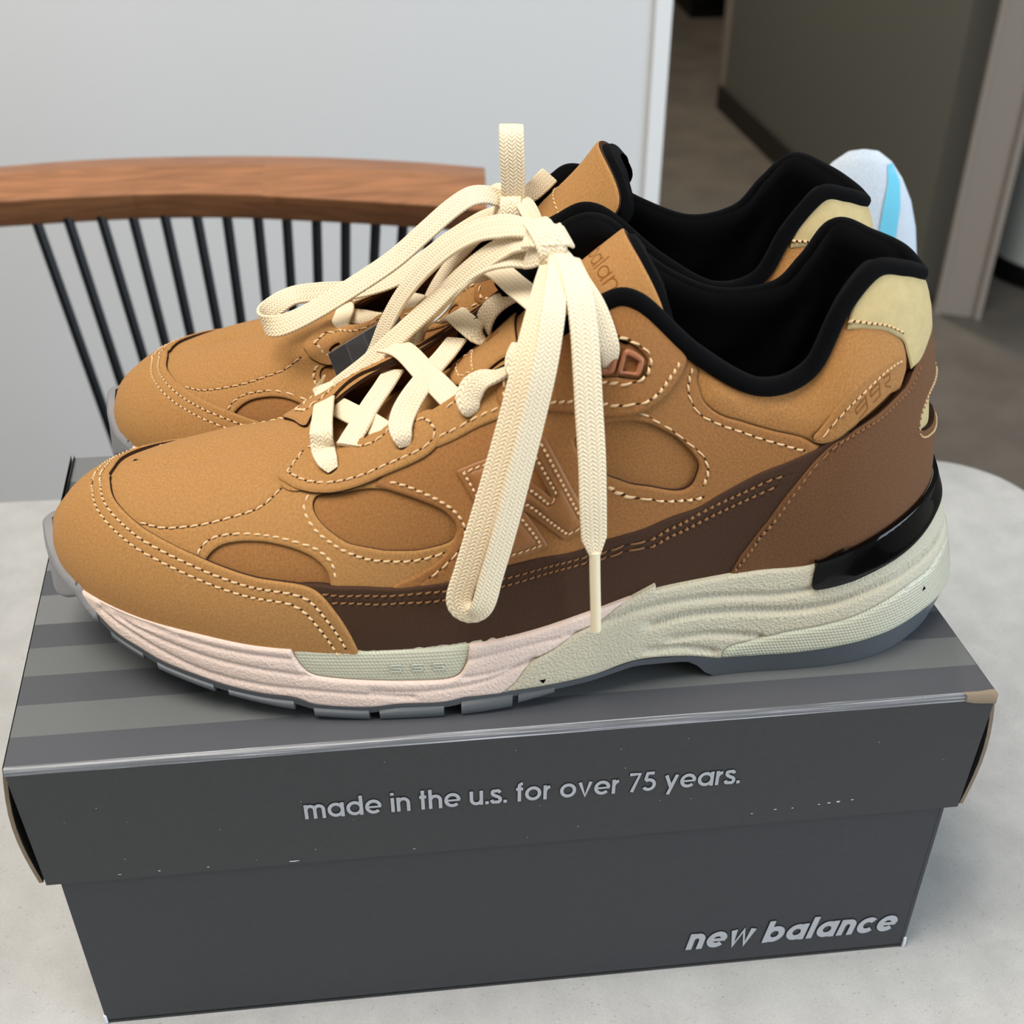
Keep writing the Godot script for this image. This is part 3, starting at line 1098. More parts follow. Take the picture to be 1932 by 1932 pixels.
# ------------------------------------------------------------------ the last: the skin of a shoe, unrolled into a flat pattern (millimetres)
# u runs along the feather line from toe (0) to heel (1), t up the side from the sole (0) to the throat, the topline or the ridge of the toe (1); side is 1 outside, -1 inside.
class Last:
	const TURN := 1.0
	const NU := 330
	const NT := 46
	const T0 := -0.07
	const T1 := 1.07
	const RES := 0.7
	var rows := {}
	var tab := {}
	var gx := -55.0
	var gz := -135.0
	var gw := 640
	var gh := 390
	var pos := PackedVector3Array()
	var nor := PackedVector3Array()
	var has := PackedByteArray()

	func row(side: int, u: float) -> PackedFloat64Array:
		var r: Array = rows[side]
		var s := clampf(u, 0, 1) * (r.size() - 1)
		var i := mini(int(s), r.size() - 2)
		var f := s - i
		var p1: PackedFloat64Array = r[i]
		var p2: PackedFloat64Array = r[i + 1]
		var p0: PackedFloat64Array = r[maxi(i - 1, 0)]
		var p3: PackedFloat64Array = r[mini(i + 2, r.size() - 1)]
		var o := PackedFloat64Array()
		o.resize(8)
		for k in 8:
			var a := p0[k] if i > 0 else 2.0 * p1[k] - p2[k]
			var d := p3[k] if i < r.size() - 2 else 2.0 * p2[k] - p1[k]
			o[k] = 0.5 * (2.0 * p1[k] + (p2[k] - a) * f + (2.0 * a - 5.0 * p1[k] + 4.0 * p2[k] - d) * f * f + (-a + 3.0 * p1[k] - 3.0 * p2[k] + d) * f * f * f)
		return o

	func out_dir(side: int, u: float) -> Vector3:
		if u < 1e-5:
			return Vector3(-1, 0, 0)
		if u > 1.0 - 1e-5:
			return Vector3(1, 0, 0)
		var a := row(side, maxf(u - 0.002, 0))
		var b := row(side, minf(u + 0.002, 1))
		return Vector3(-(b[2] - a[2]) * side, 0, (b[0] - a[0]) * side).normalized()

	func skin(r: PackedFloat64Array, n: Vector3, t: float) -> Vector3:
		var th := t * PI * 0.5
		var k := r[6]
		var h := k * (1.0 - cos(th)) + (1.0 - k) * t
		var v := k * sin(th) + (1.0 - k) * t
		return Vector3(r[0] + (r[3] - r[0]) * h, r[1] + (r[4] - r[1]) * v, r[2] + (r[5] - r[2]) * h) + n * (r[7] * sin(PI * clampf(t, 0, 1)))

	func at(side: int, u: float, t: float) -> Vector3:
		return skin(row(side, u), out_dir(side, u), t)

	func foot(side: int, u: float) -> Vector3:
		var r := row(side, u)
		return Vector3(r[0], r[1], r[2])

	func build(lat: Array, med: Array) -> void:
		rows = {1: lat, -1: med}
		pos.resize(gw * gh)
		nor.resize(gw * gh)
		has.resize(gw * gh)
		has.fill(0)
		for side in [1, -1]:
			var flat := PackedVector2Array()
			var p3 := PackedVector3Array()
			flat.resize((NU + 1) * (NT + 1))
			p3.resize((NU + 1) * (NT + 1))
			for iu in NU + 1:
				var u := float(iu) / NU
				var r := row(side, u)
				var n := out_dir(side, u)
				var n2 := Vector2(n.x, n.z)
				var top := Vector2(r[3], r[5]) * 1000.0
				var prev := skin(r, n, T1)
				var over := prev.distance_to(skin(r, n, 1.0)) * 1000.0
				var l := -over
				for it in NT + 1:
					var t := T1 + (T0 - T1) * it / NT
					var q := skin(r, n, t)
					l += q.distance_to(prev) * 1000.0
					prev = q
					var k := iu * (NT + 1) + (NT - it)
					p3[k] = q
					flat[k] = top + n2 * l
			tab[side] = [flat, p3]
		for stage in [0, 1]:
			for side in [1, -1]:
				var flat: PackedVector2Array = tab[side][0]
				var p3: PackedVector3Array = tab[side][1]
				for iu in NU:
					for it in NT:
						var over := T0 + (T1 - T0) * (it + 0.5) / NT > 1.0
						if over != (stage == 0) or (over and iu < 0.34 * NU):
							continue
						var a := iu * (NT + 1) + it
						var b := a + NT + 1
						fill(flat[a], flat[b], flat[a + 1], p3[a], p3[b], p3[a + 1])
						fill(flat[b], flat[b + 1], flat[a + 1], p3[b], p3[b + 1], p3[a + 1])
		# pin-holes between the two sides are closed
		for y in range(1, gh - 1):
			for x in range(1, gw - 1):
				var k := y * gw + x
				if has[k]:
					continue
				var c := 0
				var sum := Vector3.ZERO
				for d in [-1, 1, -gw, gw, -gw - 1, -gw + 1, gw - 1, gw + 1]:
					if has[k + d] == 1:
						c += 1
						sum += pos[k + d]
				if c >= 5:
					pos[k] = sum / c
					has[k] = 2
		for y in range(1, gh - 1):
			for x in range(1, gw - 1):
				var k := y * gw + x
				if has[k] == 0:
					continue
				var dx := (pos[k + 1] if has[k + 1] else pos[k]) - (pos[k - 1] if has[k - 1] else pos[k])
				var dz := (pos[k + gw] if has[k + gw] else pos[k]) - (pos[k - gw] if has[k - gw] else pos[k])
				nor[k] = dz.cross(dx).normalized()

	func fill(a: Vector2, b: Vector2, c: Vector2, pa: Vector3, pb: Vector3, pc: Vector3) -> void:
		a = (a - Vector2(gx, gz)) / RES
		b = (b - Vector2(gx, gz)) / RES
		c = (c - Vector2(gx, gz)) / RES
		var det := (b - a).cross(c - a)
		if absf(det) < 1e-9:
			return
		var x0 := maxi(0, int(ceil(minf(a.x, minf(b.x, c.x)) - 0.01)))
		var x1 := mini(gw - 1, int(floor(maxf(a.x, maxf(b.x, c.x)) + 0.01)))
		var y0 := maxi(0, int(ceil(minf(a.y, minf(b.y, c.y)) - 0.01)))
		var y1 := mini(gh - 1, int(floor(maxf(a.y, maxf(b.y, c.y)) + 0.01)))
		for y in range(y0, y1 + 1):
			for x in range(x0, x1 + 1):
				var p := Vector2(x, y) - a
				var w1 := p.cross(c - a) / det
				var w2 := (b - a).cross(p) / det
				if w1 < -0.02 or w2 < -0.02 or w1 + w2 > 1.02:
					continue
				var k := y * gw + x
				pos[k] = pa + (pb - pa) * w1 + (pc - pa) * w2
				has[k] = 1

	# u, t -> place on the flat pattern
	func flat(side: int, u: float, t: float) -> Vector2:
		var f: PackedVector2Array = tab[side][0]
		var x := clampf(u, 0, 1) * NU
		var y := clampf((t - T0) / (T1 - T0), 0, 1) * NT
		var i := mini(int(x), NU - 1)
		var j := mini(int(y), NT - 1)
		var k := i * (NT + 1) + j
		return f[k].lerp(f[k + NT + 1], x - i).lerp(f[k + 1].lerp(f[k + NT + 2], x - i), y - j)

	func near(x: int, y: int) -> int:
		x = clampi(x, 1, gw - 2)
		y = clampi(y, 1, gh - 2)
		if has[y * gw + x]:
			return y * gw + x
		for r in range(1, 14):
			for d in range(-r, r + 1):
				for q in [[x + d, y - r], [x + d, y + r], [x - r, y + d], [x + r, y + d]]:
					if q[0] > 0 and q[0] < gw - 1 and q[1] > 0 and q[1] < gh - 1 and has[q[1] * gw + q[0]]:
						return q[1] * gw + q[0]
		return y * gw + x

	# flat pattern -> place in space, h millimetres above the skin
	func p3(c: Vector2, h: float) -> Vector3:
		var q := (c - Vector2(gx, gz)) / RES
		var x := floori(q.x)
		var y := floori(q.y)
		var fx := q.x - x
		var fy := q.y - y
		var a := near(x, y)
		var b := near(x + 1, y)
		var d := near(x, y + 1)
		var e := near(x + 1, y + 1)
		var p := pos[a].lerp(pos[b], fx).lerp(pos[d].lerp(pos[e], fx), fy)
		var n := nor[a].lerp(nor[b], fx).lerp(nor[d].lerp(nor[e], fx), fy)
		return p + n.normalized() * ((h - 2.2) * 0.001)

	# outline on the pattern from [u, t] pairs
	func line(side: int, a: Array) -> PackedVector2Array:
		var o := PackedVector2Array()
		for q in a:
			o.append(flat(side, q[0], q[1]))
		return o

# The side of the sole, unrolled: x runs along the feather line (345 mm a side, the toe at 0, the inside negative, past the heel beyond 345), y is the height.
class SoleWall:
	const TURN := -1.0
	var last: Last
	const LEN := 345.0
	var ou := [0.0, 0.05, 0.1, 0.3, 0.5, 0.7, 0.8, 0.9, 0.96, 1.0]
	var oo := [0.0015, 0.0018, 0.0024, 0.0028, 0.0028, 0.0035, 0.0055, 0.010, 0.0145, 0.016]

	func bulge(u: float) -> float:
		for k in ou.size() - 1:
			if u <= ou[k + 1]:
				return lerpf(oo[k], oo[k + 1], (u - ou[k]) / (ou[k + 1] - ou[k]))
		return oo[oo.size() - 1]

	func place(side: int, u: float, y: float, h := 0.0) -> Vector3:
		u = clampf(u, 0, 1)
		var f := last.foot(side, u)
		var n := last.out_dir(side, u)
		var v := (f.y - y) / f.y
		var vc := clampf(v, 0, 1)
		var o1 := bulge(u)
		var off := 0.0018 + o1 * (1.0 - pow(1.0 - vc, 1.6)) - 0.28 * o1 * pow(clampf((vc - 0.8) / 0.2, 0, 1), 2.0)
		var q := f + n * (off + h * 0.001)
		q.y = y
		return q

	func p3(c: Vector2, h: float) -> Vector3:
		var x := c.x
		var side := 1
		if x < 0.0:
			side = -1
			x = -x
		elif x > LEN:
			side = -1
			x = 2.0 * LEN - x
		return place(side, x / LEN, c.y * 0.001, h)

	func line(side: int, a: Array, past_heel := false) -> PackedVector2Array:
		var o := PackedVector2Array()
		for q in a:
			o.append(Vector2((q[0] * LEN if side > 0 else (2.0 * LEN - q[0] * LEN if past_heel else -q[0] * LEN)), q[1] * 1000.0))
		return o

static func joined(lists: Array) -> PackedVector2Array:
	var o := PackedVector2Array()
	for l in lists:
		o.append_array(l)
	return o

static func flipped(l: PackedVector2Array) -> PackedVector2Array:
	var o := l.duplicate()
	o.reverse()
	return o

static func inside(p: Vector2, polys: Array) -> bool:
	for q in polys:
		if Geometry2D.is_point_in_polygon(p, q):
			return true
	return false

# A cut piece of leather or foam laid on a wall: walls stand on h0, the top lies at h1 (mm above the skin), with a rolled edge, a groove along the seam `stitch` mm inside, and a dome of `puff` mm.
# lines: [[polyline, width, depth], ...] are pressed into it.
func panel(wall, called: String, outline: PackedVector2Array, holes: Array, h0: float, h1: float, top: Material, edge: Material, parent: Node, mirror: bool, opt := {}) -> MeshInstance3D:
	var fine: float = opt.get("fine", 0.8)
	var mesh_step: float = opt.get("step", 3.0)
	var stitch: float = opt.get("stitch", 0.0)
	var puff: float = opt.get("puff", 0.0)
	var lines: Array = opt.get("lines", [])
	var roll: float = opt.get("roll", 0.45)
	if Geometry2D.is_polygon_clockwise(outline):
		outline = flipped(outline)
	outline = even(outline, fine, true)
	var cuts := []
	for hole in holes:
		var hh: PackedVector2Array = hole
		if Geometry2D.is_polygon_clockwise(hh):
			hh = flipped(hh)
		cuts.append(even(hh, fine, true))
	var dist := [0.0, roll, roll * 2.4]
	if stitch > 0.0:
		dist.append_array([stitch - 0.7, stitch, stitch + 0.7])
	if puff > 0.0:
		dist.append_array([4.0, 6.5, 10.0])
	var pts := PackedVector2Array()
	var hs := PackedFloat32Array()
	var seen := {}
	var inner := [outline]
	var widest: Array = cuts
	for d in dist:
		var rim := [outline]
		var cut := cuts
		if d > 0.0:
			rim = Geometry2D.offset_polygon(outline, -d, Geometry2D.JOIN_ROUND)
			cut = []
			for c in cuts:
				cut.append_array(Geometry2D.offset_polygon(c, d, Geometry2D.JOIN_ROUND))
		var h := h1
		if d == 0.0:
			h = h0 + (h1 - h0) * 0.70
		elif d == roll:
			h = h0 + (h1 - h0) * 0.94
		if stitch > 0.0 and d == stitch:
			h = h1 - 0.32
		if puff > 0.0:
			h += puff * (1.0 - exp(-d / 4.0)) * (1.0 if d > 0 else 0.0)
		for which in 2:
			for loop in (rim if which == 0 else cut):
				var ring: PackedVector2Array = loop if d == 0.0 else even(loop, fine * (1.0 if d < 1.5 else 1.3), true)
				for q in ring:
					if d > 0.0 and ((which == 0 and inside(q, cut)) or (which == 1 and not inside(q, rim))):
						continue
					var key := Vector2i((q * 6.0).round())
					if d > 0.0 and seen.has(key):
						continue
					seen[key] = true
					pts.append(q)
					hs.append(h)
		inner = rim
		widest = cut
	var far: float = dist[dist.size() - 1]
	var room := []
	for r in inner:
		room.append_array(Geometry2D.offset_polygon(r, -mesh_step * 0.45, Geometry2D.JOIN_ROUND))
	var keep_off := []
	for c in widest:
		keep_off.append_array(Geometry2D.offset_polygon(c, mesh_step * 0.45, Geometry2D.JOIN_ROUND))
	for ln in lines:
		var pl: PackedVector2Array = even(spline2(ln[0], 1.0), 1.0, false)
		for k in pl.size():
			var dir := (pl[mini(k + 1, pl.size() - 1)] - pl[maxi(k - 1, 0)]).normalized().orthogonal()
			for o in [-1.6, -0.8, 0.0, 0.8, 1.6]:
				var q: Vector2 = pl[k] + dir * (o * ln[1])
				var key := Vector2i((q * 3.0).round())
				if seen.has(key) or not inside(q, room) or inside(q, keep_off):
					continue
				seen[key] = true
				pts.append(q)
				hs.append(h1 + puff)
	var lo := outline[0]
	var hi := outline[0]
	for q in outline:
		lo = lo.min(q)
		hi = hi.max(q)
	var ry := 0
	var y := lo.y
	while y < hi.y:
		var x := lo.x + (mesh_step * 0.5 if ry % 2 else 0.0)
		while x < hi.x:
			var q := Vector2(x + sin(y * 3.1) * 0.05, y + cos(x * 2.3) * 0.05)
			if not seen.has(Vector2i((q * 3.0).round())) and inside(q, room) and not inside(q, keep_off):
				pts.append(q)
				hs.append(h1 + puff)
			x += mesh_step
		y += mesh_step * 0.87
		ry += 1
	# what is pressed in
	if lines.size() > 0:
		var cells := {}
		for k in pts.size():
			var key := Vector2i((pts[k] / 4.0).floor())
			if not cells.has(key):
				cells[key] = []
			cells[key].append(k)
		for ln in lines:
			var best := {}
			var wd: float = ln[1]
			for s in even(spline2(ln[0], 0.5), 0.5, false):
				var at := Vector2i((s / 4.0).floor())
				for dx in [-1, 0, 1]:
					for dy in [-1, 0, 1]:
						for k in cells.get(at + Vector2i(dx, dy), []):
							var dd := s.distance_to(pts[k])
							if dd < wd * 2.2 and dd < best.get(k, 99.0):
								best[k] = dd
			for k in best:
				hs[k] -= ln[2] * exp(-pow(best[k] / wd, 2.0) * 1.6)
	var b := Buf.new()
	for k in pts.size():
		b.p(wall.p3(pts[k], hs[k]), pts[k] / 10.0)
	var tris := Geometry2D.triangulate_delaunay(pts)
	for k in range(0, tris.size(), 3):
		var c := (pts[tris[k]] + pts[tris[k + 1]] + pts[tris[k + 2]]) / 3.0
		if not Geometry2D.is_point_in_polygon(c, outline) or inside(c, cuts):
			continue
		var cw: bool = (pts[tris[k + 1]] - pts[tris[k]]).cross(pts[tris[k + 2]] - pts[tris[k]]) * wall.TURN > 0.0
		if cw:
			b.tri(tris[k], tris[k + 2], tris[k + 1])
		else:
			b.tri(tris[k], tris[k + 1], tris[k + 2])
	# the cut edge
	var w := Buf.new()
	for which in 1 + cuts.size():
		var ring: PackedVector2Array = outline if which == 0 else cuts[which - 1]
		var k0 := w.v.size()
		var n := ring.size()
		for k in n:
			var rag := 0.05 * sin(k * 12.9898) + 0.04 * sin(k * 4.1)
			w.p(wall.p3(ring[k], h0 - 0.25), Vector2(k * 0.1, 0))
			w.p(wall.p3(ring[k], h0 + (h1 - h0) * (0.5 + rag)), Vector2(k * 0.1, 0.5))
			w.p(wall.p3(ring[k], h0 + (h1 - h0) * 0.71), Vector2(k * 0.1, 1))
		for k in n:
			var a := k0 + k * 3
			var c := k0 + ((k + 1) % n) * 3
			for s in 2:
				if which == 0:
					w.quad(a + s, a + s + 1, c + s + 1, c + s)
				else:
					w.quad(a + s, c + s, c + s + 1, a + s + 1)
	return obj(called, [[b, top], [w, edge]], parent, mirror)

# a row of stitches along a line on a wall, each thread diving into a hole at both ends
func stitches(wall, lines: Array, h: float, thread: Material, parent: Node, mirror: bool, pitch := 3.3) -> void:
	var b := Buf.new()
	var hole := Buf.new()
	for l in lines:
		var pl: PackedVector2Array = even(l, pitch / 8.0, false)
		var k := 0
		while k + 8 < pl.size():
			var prof := [[0, -0.35, 0.26], [1, 0.10, 0.33], [2, 0.28, 0.36], [3, 0.33, 0.37], [4, 0.28, 0.36], [5, 0.10, 0.33], [6, -0.35, 0.26]]
			var rows := []
			for q in prof:
				var at: Vector2 = pl[k + q[0]]
				var dir := (pl[k + q[0] + 1] - pl[maxi(k + q[0] - 1, 0)]).normalized()
				# threads lie a little askew
				var sk := 0.16 * (float(q[0]) - 3.0) / 3.0
				var o := dir.orthogonal()
				at += o * sk
				var row := PackedVector3Array()
				for a in 6:
					var ang := TAU * a / 6.0
					row.append(wall.p3(at + o * (cos(ang) * q[2]), h + q[1] + sin(ang) * q[2] * 0.8))
				rows.append(row)
			b.grid(rows, true)
			var hc := pl[k + 7]
			var hd := (pl[k + 8] - pl[k + 6]).normalized()
			var ring := PackedVector3Array()
			for a in 7:
				var ang := -TAU * a / 7.0
				ring.append(wall.p3(hc + hd * (cos(ang) * 0.45) + hd.orthogonal() * (sin(ang) * 0.34), h + 0.04))
			hole.fan(ring)
			k += 8
	obj("stitching", [[b, thread], [hole, M.needle_hole]], parent, mirror, true)

func smooth(wall, side: int, a: Array, step := 1.0, closed := false) -> PackedVector2Array:
	return spline2(wall.line(side, a), step, closed)

static func rev(a: Array) -> Array:
	var o := a.duplicate()
	o.reverse()
	return o

# outline inset by d, as open loops for a seam
func inset(l: PackedVector2Array, d: float) -> Array:
	if Geometry2D.is_polygon_clockwise(l):
		l = flipped(l)
	var o := []
	for q in Geometry2D.offset_polygon(l, -d, Geometry2D.JOIN_ROUND):
		var c: PackedVector2Array = q
		c.append(q[0])
		o.append(c)
	return o

func outset(l: PackedVector2Array, d: float) -> Array:
	if Geometry2D.is_polygon_clockwise(l):
		l = flipped(l)
	var o := []
	for q in Geometry2D.offset_polygon(l, d, Geometry2D.JOIN_ROUND):
		var c: PackedVector2Array = q
		c.append(q[0])
		o.append(c)
	return o


# ------------------------------------------------------------------ the shoes
func make_shoes() -> void:
	var near := thing("shoe", "brown nubuck running shoe in front, its side letter and heel number in full view", "shoe", "pair of brown running shoes")
	near.position = Vector3(0.010, LID_TOP, -0.062)
	build_shoe(near, LAT_NEAR, MED_NEAR, false)
	near_laces(near)
	var far := thing("shoe", "brown nubuck running shoe standing behind the front one, its tongue sticking up", "shoe", "pair of brown running shoes")
	far.position = Vector3(0.01896, LID_TOP - 0.0023, -0.17838)
	far.rotation.y = -0.17
	build_shoe(far, LAT_FAR, MED_FAR, true)
	far_laces(far)

func rows_of(feet: Array, tops: Array, side: int) -> Array:
	var o := []
	for k in feet.size():
		var f: Array = feet[k]
		var t: Array = tops[k]
		o.append(PackedFloat64Array([f[0], f[3], f[1] if side > 0 else f[2], t[0], t[1], t[2], f[4], f[5]]))
	return o

func build_shoe(root: Node3D, lat: Array, med: Array, mirror: bool) -> void:
	var L := Last.new()
	L.build(rows_of(FEET, lat, 1), rows_of(FEET, med, -1))
	var S := SoleWall.new()
	S.last = L
	make_sole(root, L, S, mirror)
	make_upper(root, L, mirror)
	make_collar(root, L, mirror)
	make_tongue(root, L, mirror)

func make_upper(root: Node3D, L: Last, mirror: bool) -> void:
	# the inner skin that shows through the cut-outs
	var b := Buf.new()
	for side in [1, -1]:
		var rows := []
		for iu in 121:
			var row := PackedVector3Array()
			for it in 31:
				row.append(L.p3(L.flat(side, iu / 120.0, -0.03 + 1.03 * it / 30.0), 0.0))
			if side < 0:
				row.reverse()
			rows.append(row)
		b.grid(rows)
	obj("inner_skin", [[b, M.tan_under]], root, mirror)

	# vamp: one piece over the ridge of the toe, open at the throat, with two windows a side
	var half := func(side: int) -> PackedVector2Array:
		return joined([
			smooth(L, side, [[0.0, 0.56], [0.05, 0.52], [0.1, 0.47], [0.17, 0.38], [0.25, 0.27], [0.31, 0.2], [0.345, 0.13], [0.37, 0.06], [0.42, 0.06], [0.47, 0.12]]),
			smooth(L, side, [[0.49, 0.2], [0.50, 0.4], [0.485, 0.62], [0.465, 0.85], [0.455, 0.99]]),
			smooth(L, side, [[0.43, 1.0], [0.40, 1.0], [0.37, 1.0], [0.34, 1.0], [0.318, 1.0]])])
	var o1: PackedVector2Array = half.call(1)
	var o2: PackedVector2Array = half.call(-1)
	var windows := []
	for side in [1, -1]:
		windows.append(joined([smooth(L, side, TEAR), L.line(side, [[0.31, 0.22], [0.26, 0.27]])]))
		windows.append(smooth(L, side, OVAL, 1.0, true))
	var seams := []
	var threads := []
	for side in [1, -1]:
		var sm := smooth(L, side, VAMP_SEAM)
		seams.append([sm, 0.8, 0.45])
		threads.append(sm)
		threads.append(smooth(L, side, TEAR_STITCH))
		threads.append(smooth(L, side, OVAL_STITCH))
	for k in 2:
		seams.append([threads[k * 3 + 1], 0.6, 0.25])
		seams.append([threads[k * 3 + 2], 0.6, 0.25])
	var vamp := panel(L, "vamp", joined([o1, flipped(o2)]), windows, 0.0, 1.4, M.tan_nubuck, M.raw_edge, root, mirror, {"lines": seams})
	stitches(L, threads, 1.25, M.thread, vamp, mirror)

	# throat piece in front of the laces
	var tp := smooth(L, 1, [[0.335, 0.97], [0.318, 0.99], [0.302, 0.95], [0.292, 0.885], [0.286, 0.80], [0.287, 0.73], [0.295, 0.69], [0.31, 0.68], [0.33, 0.72], [0.345, 0.8], [0.345, 0.93]], 1.0, true)
	var throat := panel(L, "throat_piece", tp, [], 1.2, 2.2, M.tan_nubuck, M.raw_edge, root, mirror)
	stitches(L, inset(tp, 2.6), 2.15, M.thread, throat, mirror)

	for side in [1, -1]:
		# quarter with the rear window
		var qo := joined([
			smooth(L, side, [[0.384, 0.654]] + QUARTER_FRONT.slice(1)),
			smooth(L, side, [[0.415, 0.13], [0.46, 0.08], [0.55, 0.06], [0.64, 0.06], [0.69, 0.1], [0.725, 0.28], [0.765, 0.42]]),
			smooth(L, side, [[0.795, 0.50], [0.784, 0.531]] + rev(COLLAR).slice(1) + [[0.662, 0.985]]),
			smooth(L, side, [[0.65, 1.0], [0.60, 1.0], [0.55, 1.0], [0.50, 1.0], [0.46, 1.0]]),
			smooth(L, side, [[0.44, 0.93], [0.42, 0.83], [0.395, 0.72]])])
		var qp := panel(L, "quarter", qo, [smooth(L, side, OVAL2, 1.0, true)], 0.0, 1.9, M.tan_side, M.raw_edge, root, mirror,
			{"lines": [[smooth(L, side, QUARTER_STITCH), 0.6, 0.25], [smooth(L, side, OVAL2_STITCH), 0.6, 0.25], [smooth(L, side, OVAL2_STITCH_LOW), 0.6, 0.25], [smooth(L, side, COLLAR_STITCH), 0.6, 0.25]]})
		stitches(L, [smooth(L, side, QUARTER_STITCH), smooth(L, side, OVAL2_STITCH), smooth(L, side, OVAL2_STITCH_LOW), smooth(L, side, COLLAR_STITCH)], 1.8, M.thread, qp, mirror)
		# padded collar
		var co := joined([
			smooth(L, side, COLLAR), L.line(side, [[0.80, 0.48], [0.87, 0.48]]),
			smooth(L, side, [[0.90, 0.62], [0.885, 0.76], [0.86, 0.9], [0.835, 1.0]]),
			smooth(L, side, [[0.82, 1.0], [0.79, 1.0], [0.75, 1.0], [0.71, 1.0], [0.68, 1.0], [0.664, 0.995]])])
		panel(L, "collar_pad", co, [], 0.0, 0.8, M.tan_collar, M.raw_edge, root, mirror, {"puff": 2.0})
		# number patch
		var po := smooth(L, side, PATCH, 1.0, true)
		var patch := panel(L, "number_patch", po, [], 1.2, 2.9, M.tan_patch, M.raw_edge, root, mirror)
		stitches(L, [smooth(L, side, PATCH_STITCH)], 2.85, M.thread, patch, mirror, 2.4)
		number_on_patch(L, side, patch, mirror)
		# middle eyestay
		var eo := joined([
			smooth(L, side, [[0.405, 0.88], [0.418, 0.97], [0.44, 0.985], [0.47, 0.99], [0.50, 0.99], [0.53, 0.97]]),
			smooth(L, side, [[0.54, 0.8]] + rev(EYE2_LOW) + [[0.42, 0.765]])])
		var holes := []
		holes.append(ring_at(L.flat(side, 0.472, 0.829), 1.7))
		var e2 := panel(L, "middle_eyestay", eo, holes, 1.3, 2.8, M.tan_nubuck, M.raw_edge, root, mirror)
		var est := smooth(L, side, EYE2_LOW.map(func(q): return [q[0], q[1] + 0.045]))
		var est2 := smooth(L, side, [[0.449, 0.93], [0.475, 0.945], [0.50, 0.945]])
		stitches(L, [est, est2], 2.75, M.thread, e2, mirror)
		# front eyestay
		var fo := smooth(L, side, EYE1, 1.0, true)
		var eyes := [ring_at(L.flat(side, 0.341, 0.787), 1.9), ring_at(L.flat(side, 0.409, 0.828), 1.9)]
		var e1 := panel(L, "front_eyestay", fo, eyes, 1.3, 3.1, M.tan_nubuck, M.raw_edge, root, mirror, {"stitch": 3.0})
		stitches(L, inset(fo, 3.0), 2.95, M.thread, e1, mirror)
		for e in eyes:
			var dark := Buf.new()
			var rr := PackedVector3Array()
			for q in e:
				rr.append(L.p3(q, 1.35))
			dark.fan(rr)
			obj("eyelet", [[dark, M.needle_hole]], e1, mirror)
		# ankle patch with two moulded lace loops
		var ao := joined([smooth(L, side, [[0.657, 0.97], [0.66, 1.0]]), smooth(L, side, [[0.64, 1.0], [0.61, 1.0], [0.58, 1.0], [0.55, 1.0], [0.53, 1.0], [0.517, 0.995]]), smooth(L, side, ANKLE.slice(3))])
		var sq := smooth(L, side, [[0.572, 0.88], [0.59, 0.848], [0.605, 0.828], [0.619, 0.80], [0.6235, 0.775], [0.618, 0.70], [0.605, 0.695], [0.59, 0.71], [0.572, 0.74]], 0.6, true)
		var an := panel(L, "ankle_patch", ao, [sq], 1.4, 3.4, M.tan_side, M.raw_edge, root, mirror)
		stitches(L, [smooth(L, side, ANKLE_STITCH), smooth(L, side, EYELET_STITCH)], 3.35, M.thread, an, mirror)
		lace_loops(L, side, an, mirror)
		# mudguard
		var mo := joined([
			smooth(L, side, [[0.315, 0.27]] + MUD_TOP + [[0.80, 0.52]]),
			L.line(side, [[0.81, 0.3], [0.80, -0.03]]),
			smooth(L, side, [[0.78, -0.03], [0.7, -0.03], [0.6, -0.03], [0.5, -0.03], [0.42, -0.03], [0.36, -0.03]]),
			L.line(side, [[0.34, 0.08]])])
		var mud := panel(L, "mudguard", mo, [], 0.0, 2.5, M.brown_nubuck, M.raw_edge, root, mirror, {"lines": [[smooth(L, side, MUD_STITCH_A), 0.6, 0.3], [smooth(L, side, MUD_STITCH_B), 0.6, 0.3]]})
		stitches(L, [smooth(L, side, MUD_STITCH_A), smooth(L, side, MUD_STITCH_B)], 2.35, M.brown_thread, mud, mirror, 2.9)
		# the letter on the side
		letter_n(L, side, root, mirror)

	# toe cap: a rim that runs round the toe from side to side
	var cap := func(side: int) -> PackedVector2Array:
		return smooth(L, side, [[0.0, 0.68], [0.03, 0.66], [0.083, 0.593]] + CAP_EDGE.slice(4))
	var low := func(side: int) -> PackedVector2Array:
		return smooth(L, side, [[0.376, -0.03], [0.33, -0.03], [0.28, -0.03], [0.22, -0.03], [0.16, -0.03], [0.1, -0.03], [0.05, -0.03], [0.0, -0.03]])
	var c1: PackedVector2Array = cap.call(1)
	var c2: PackedVector2Array = cap.call(-1)
	var l1: PackedVector2Array = low.call(1)
	var l2: PackedVector2Array = low.call(-1)
	var ring := joined([flipped(c2), c1.slice(1), l1, flipped(l2).slice(1)])
	var seam := joined([flipped(c2), c1.slice(1)])
	var inner_a := side_shift(seam, 3.2)
	var inner_b := side_shift(seam, 6.4)
	var tc := panel(L, "toe_cap", ring, [], 1.0, 3.2, M.tan_nubuck, M.raw_edge, root, mirror, {"lines": [[inner_a, 0.7, 0.4], [inner_b, 0.6, 0.25]]})
	stitches(L, [inner_a, inner_b], 3.0, M.thread, tc, mirror, 3.0)

	# heel tab, key patch and heel counter go round the heel
	var tab_half := func(side: int) -> PackedVector2Array:
		return joined([smooth(L, side, [[0.81, 0.911], [0.818, 0.955], [0.828, 0.99]]), smooth(L, side, [[0.84, 1.0], [0.87, 1.0], [0.9, 1.0], [0.94, 1.0], [0.97, 1.0], [1.0, 1.0]])])
	var tab_low := func(side: int) -> PackedVector2Array:
		return joined([smooth(L, side, [[1.0, 0.70], [0.96, 0.68], [0.933, 0.64], [0.905, 0.585], [0.883, 0.56]]), smooth(L, side, [[0.879, 0.628], [0.876, 0.676], [0.862, 0.722], [0.838, 0.802], [0.82, 0.87]])])
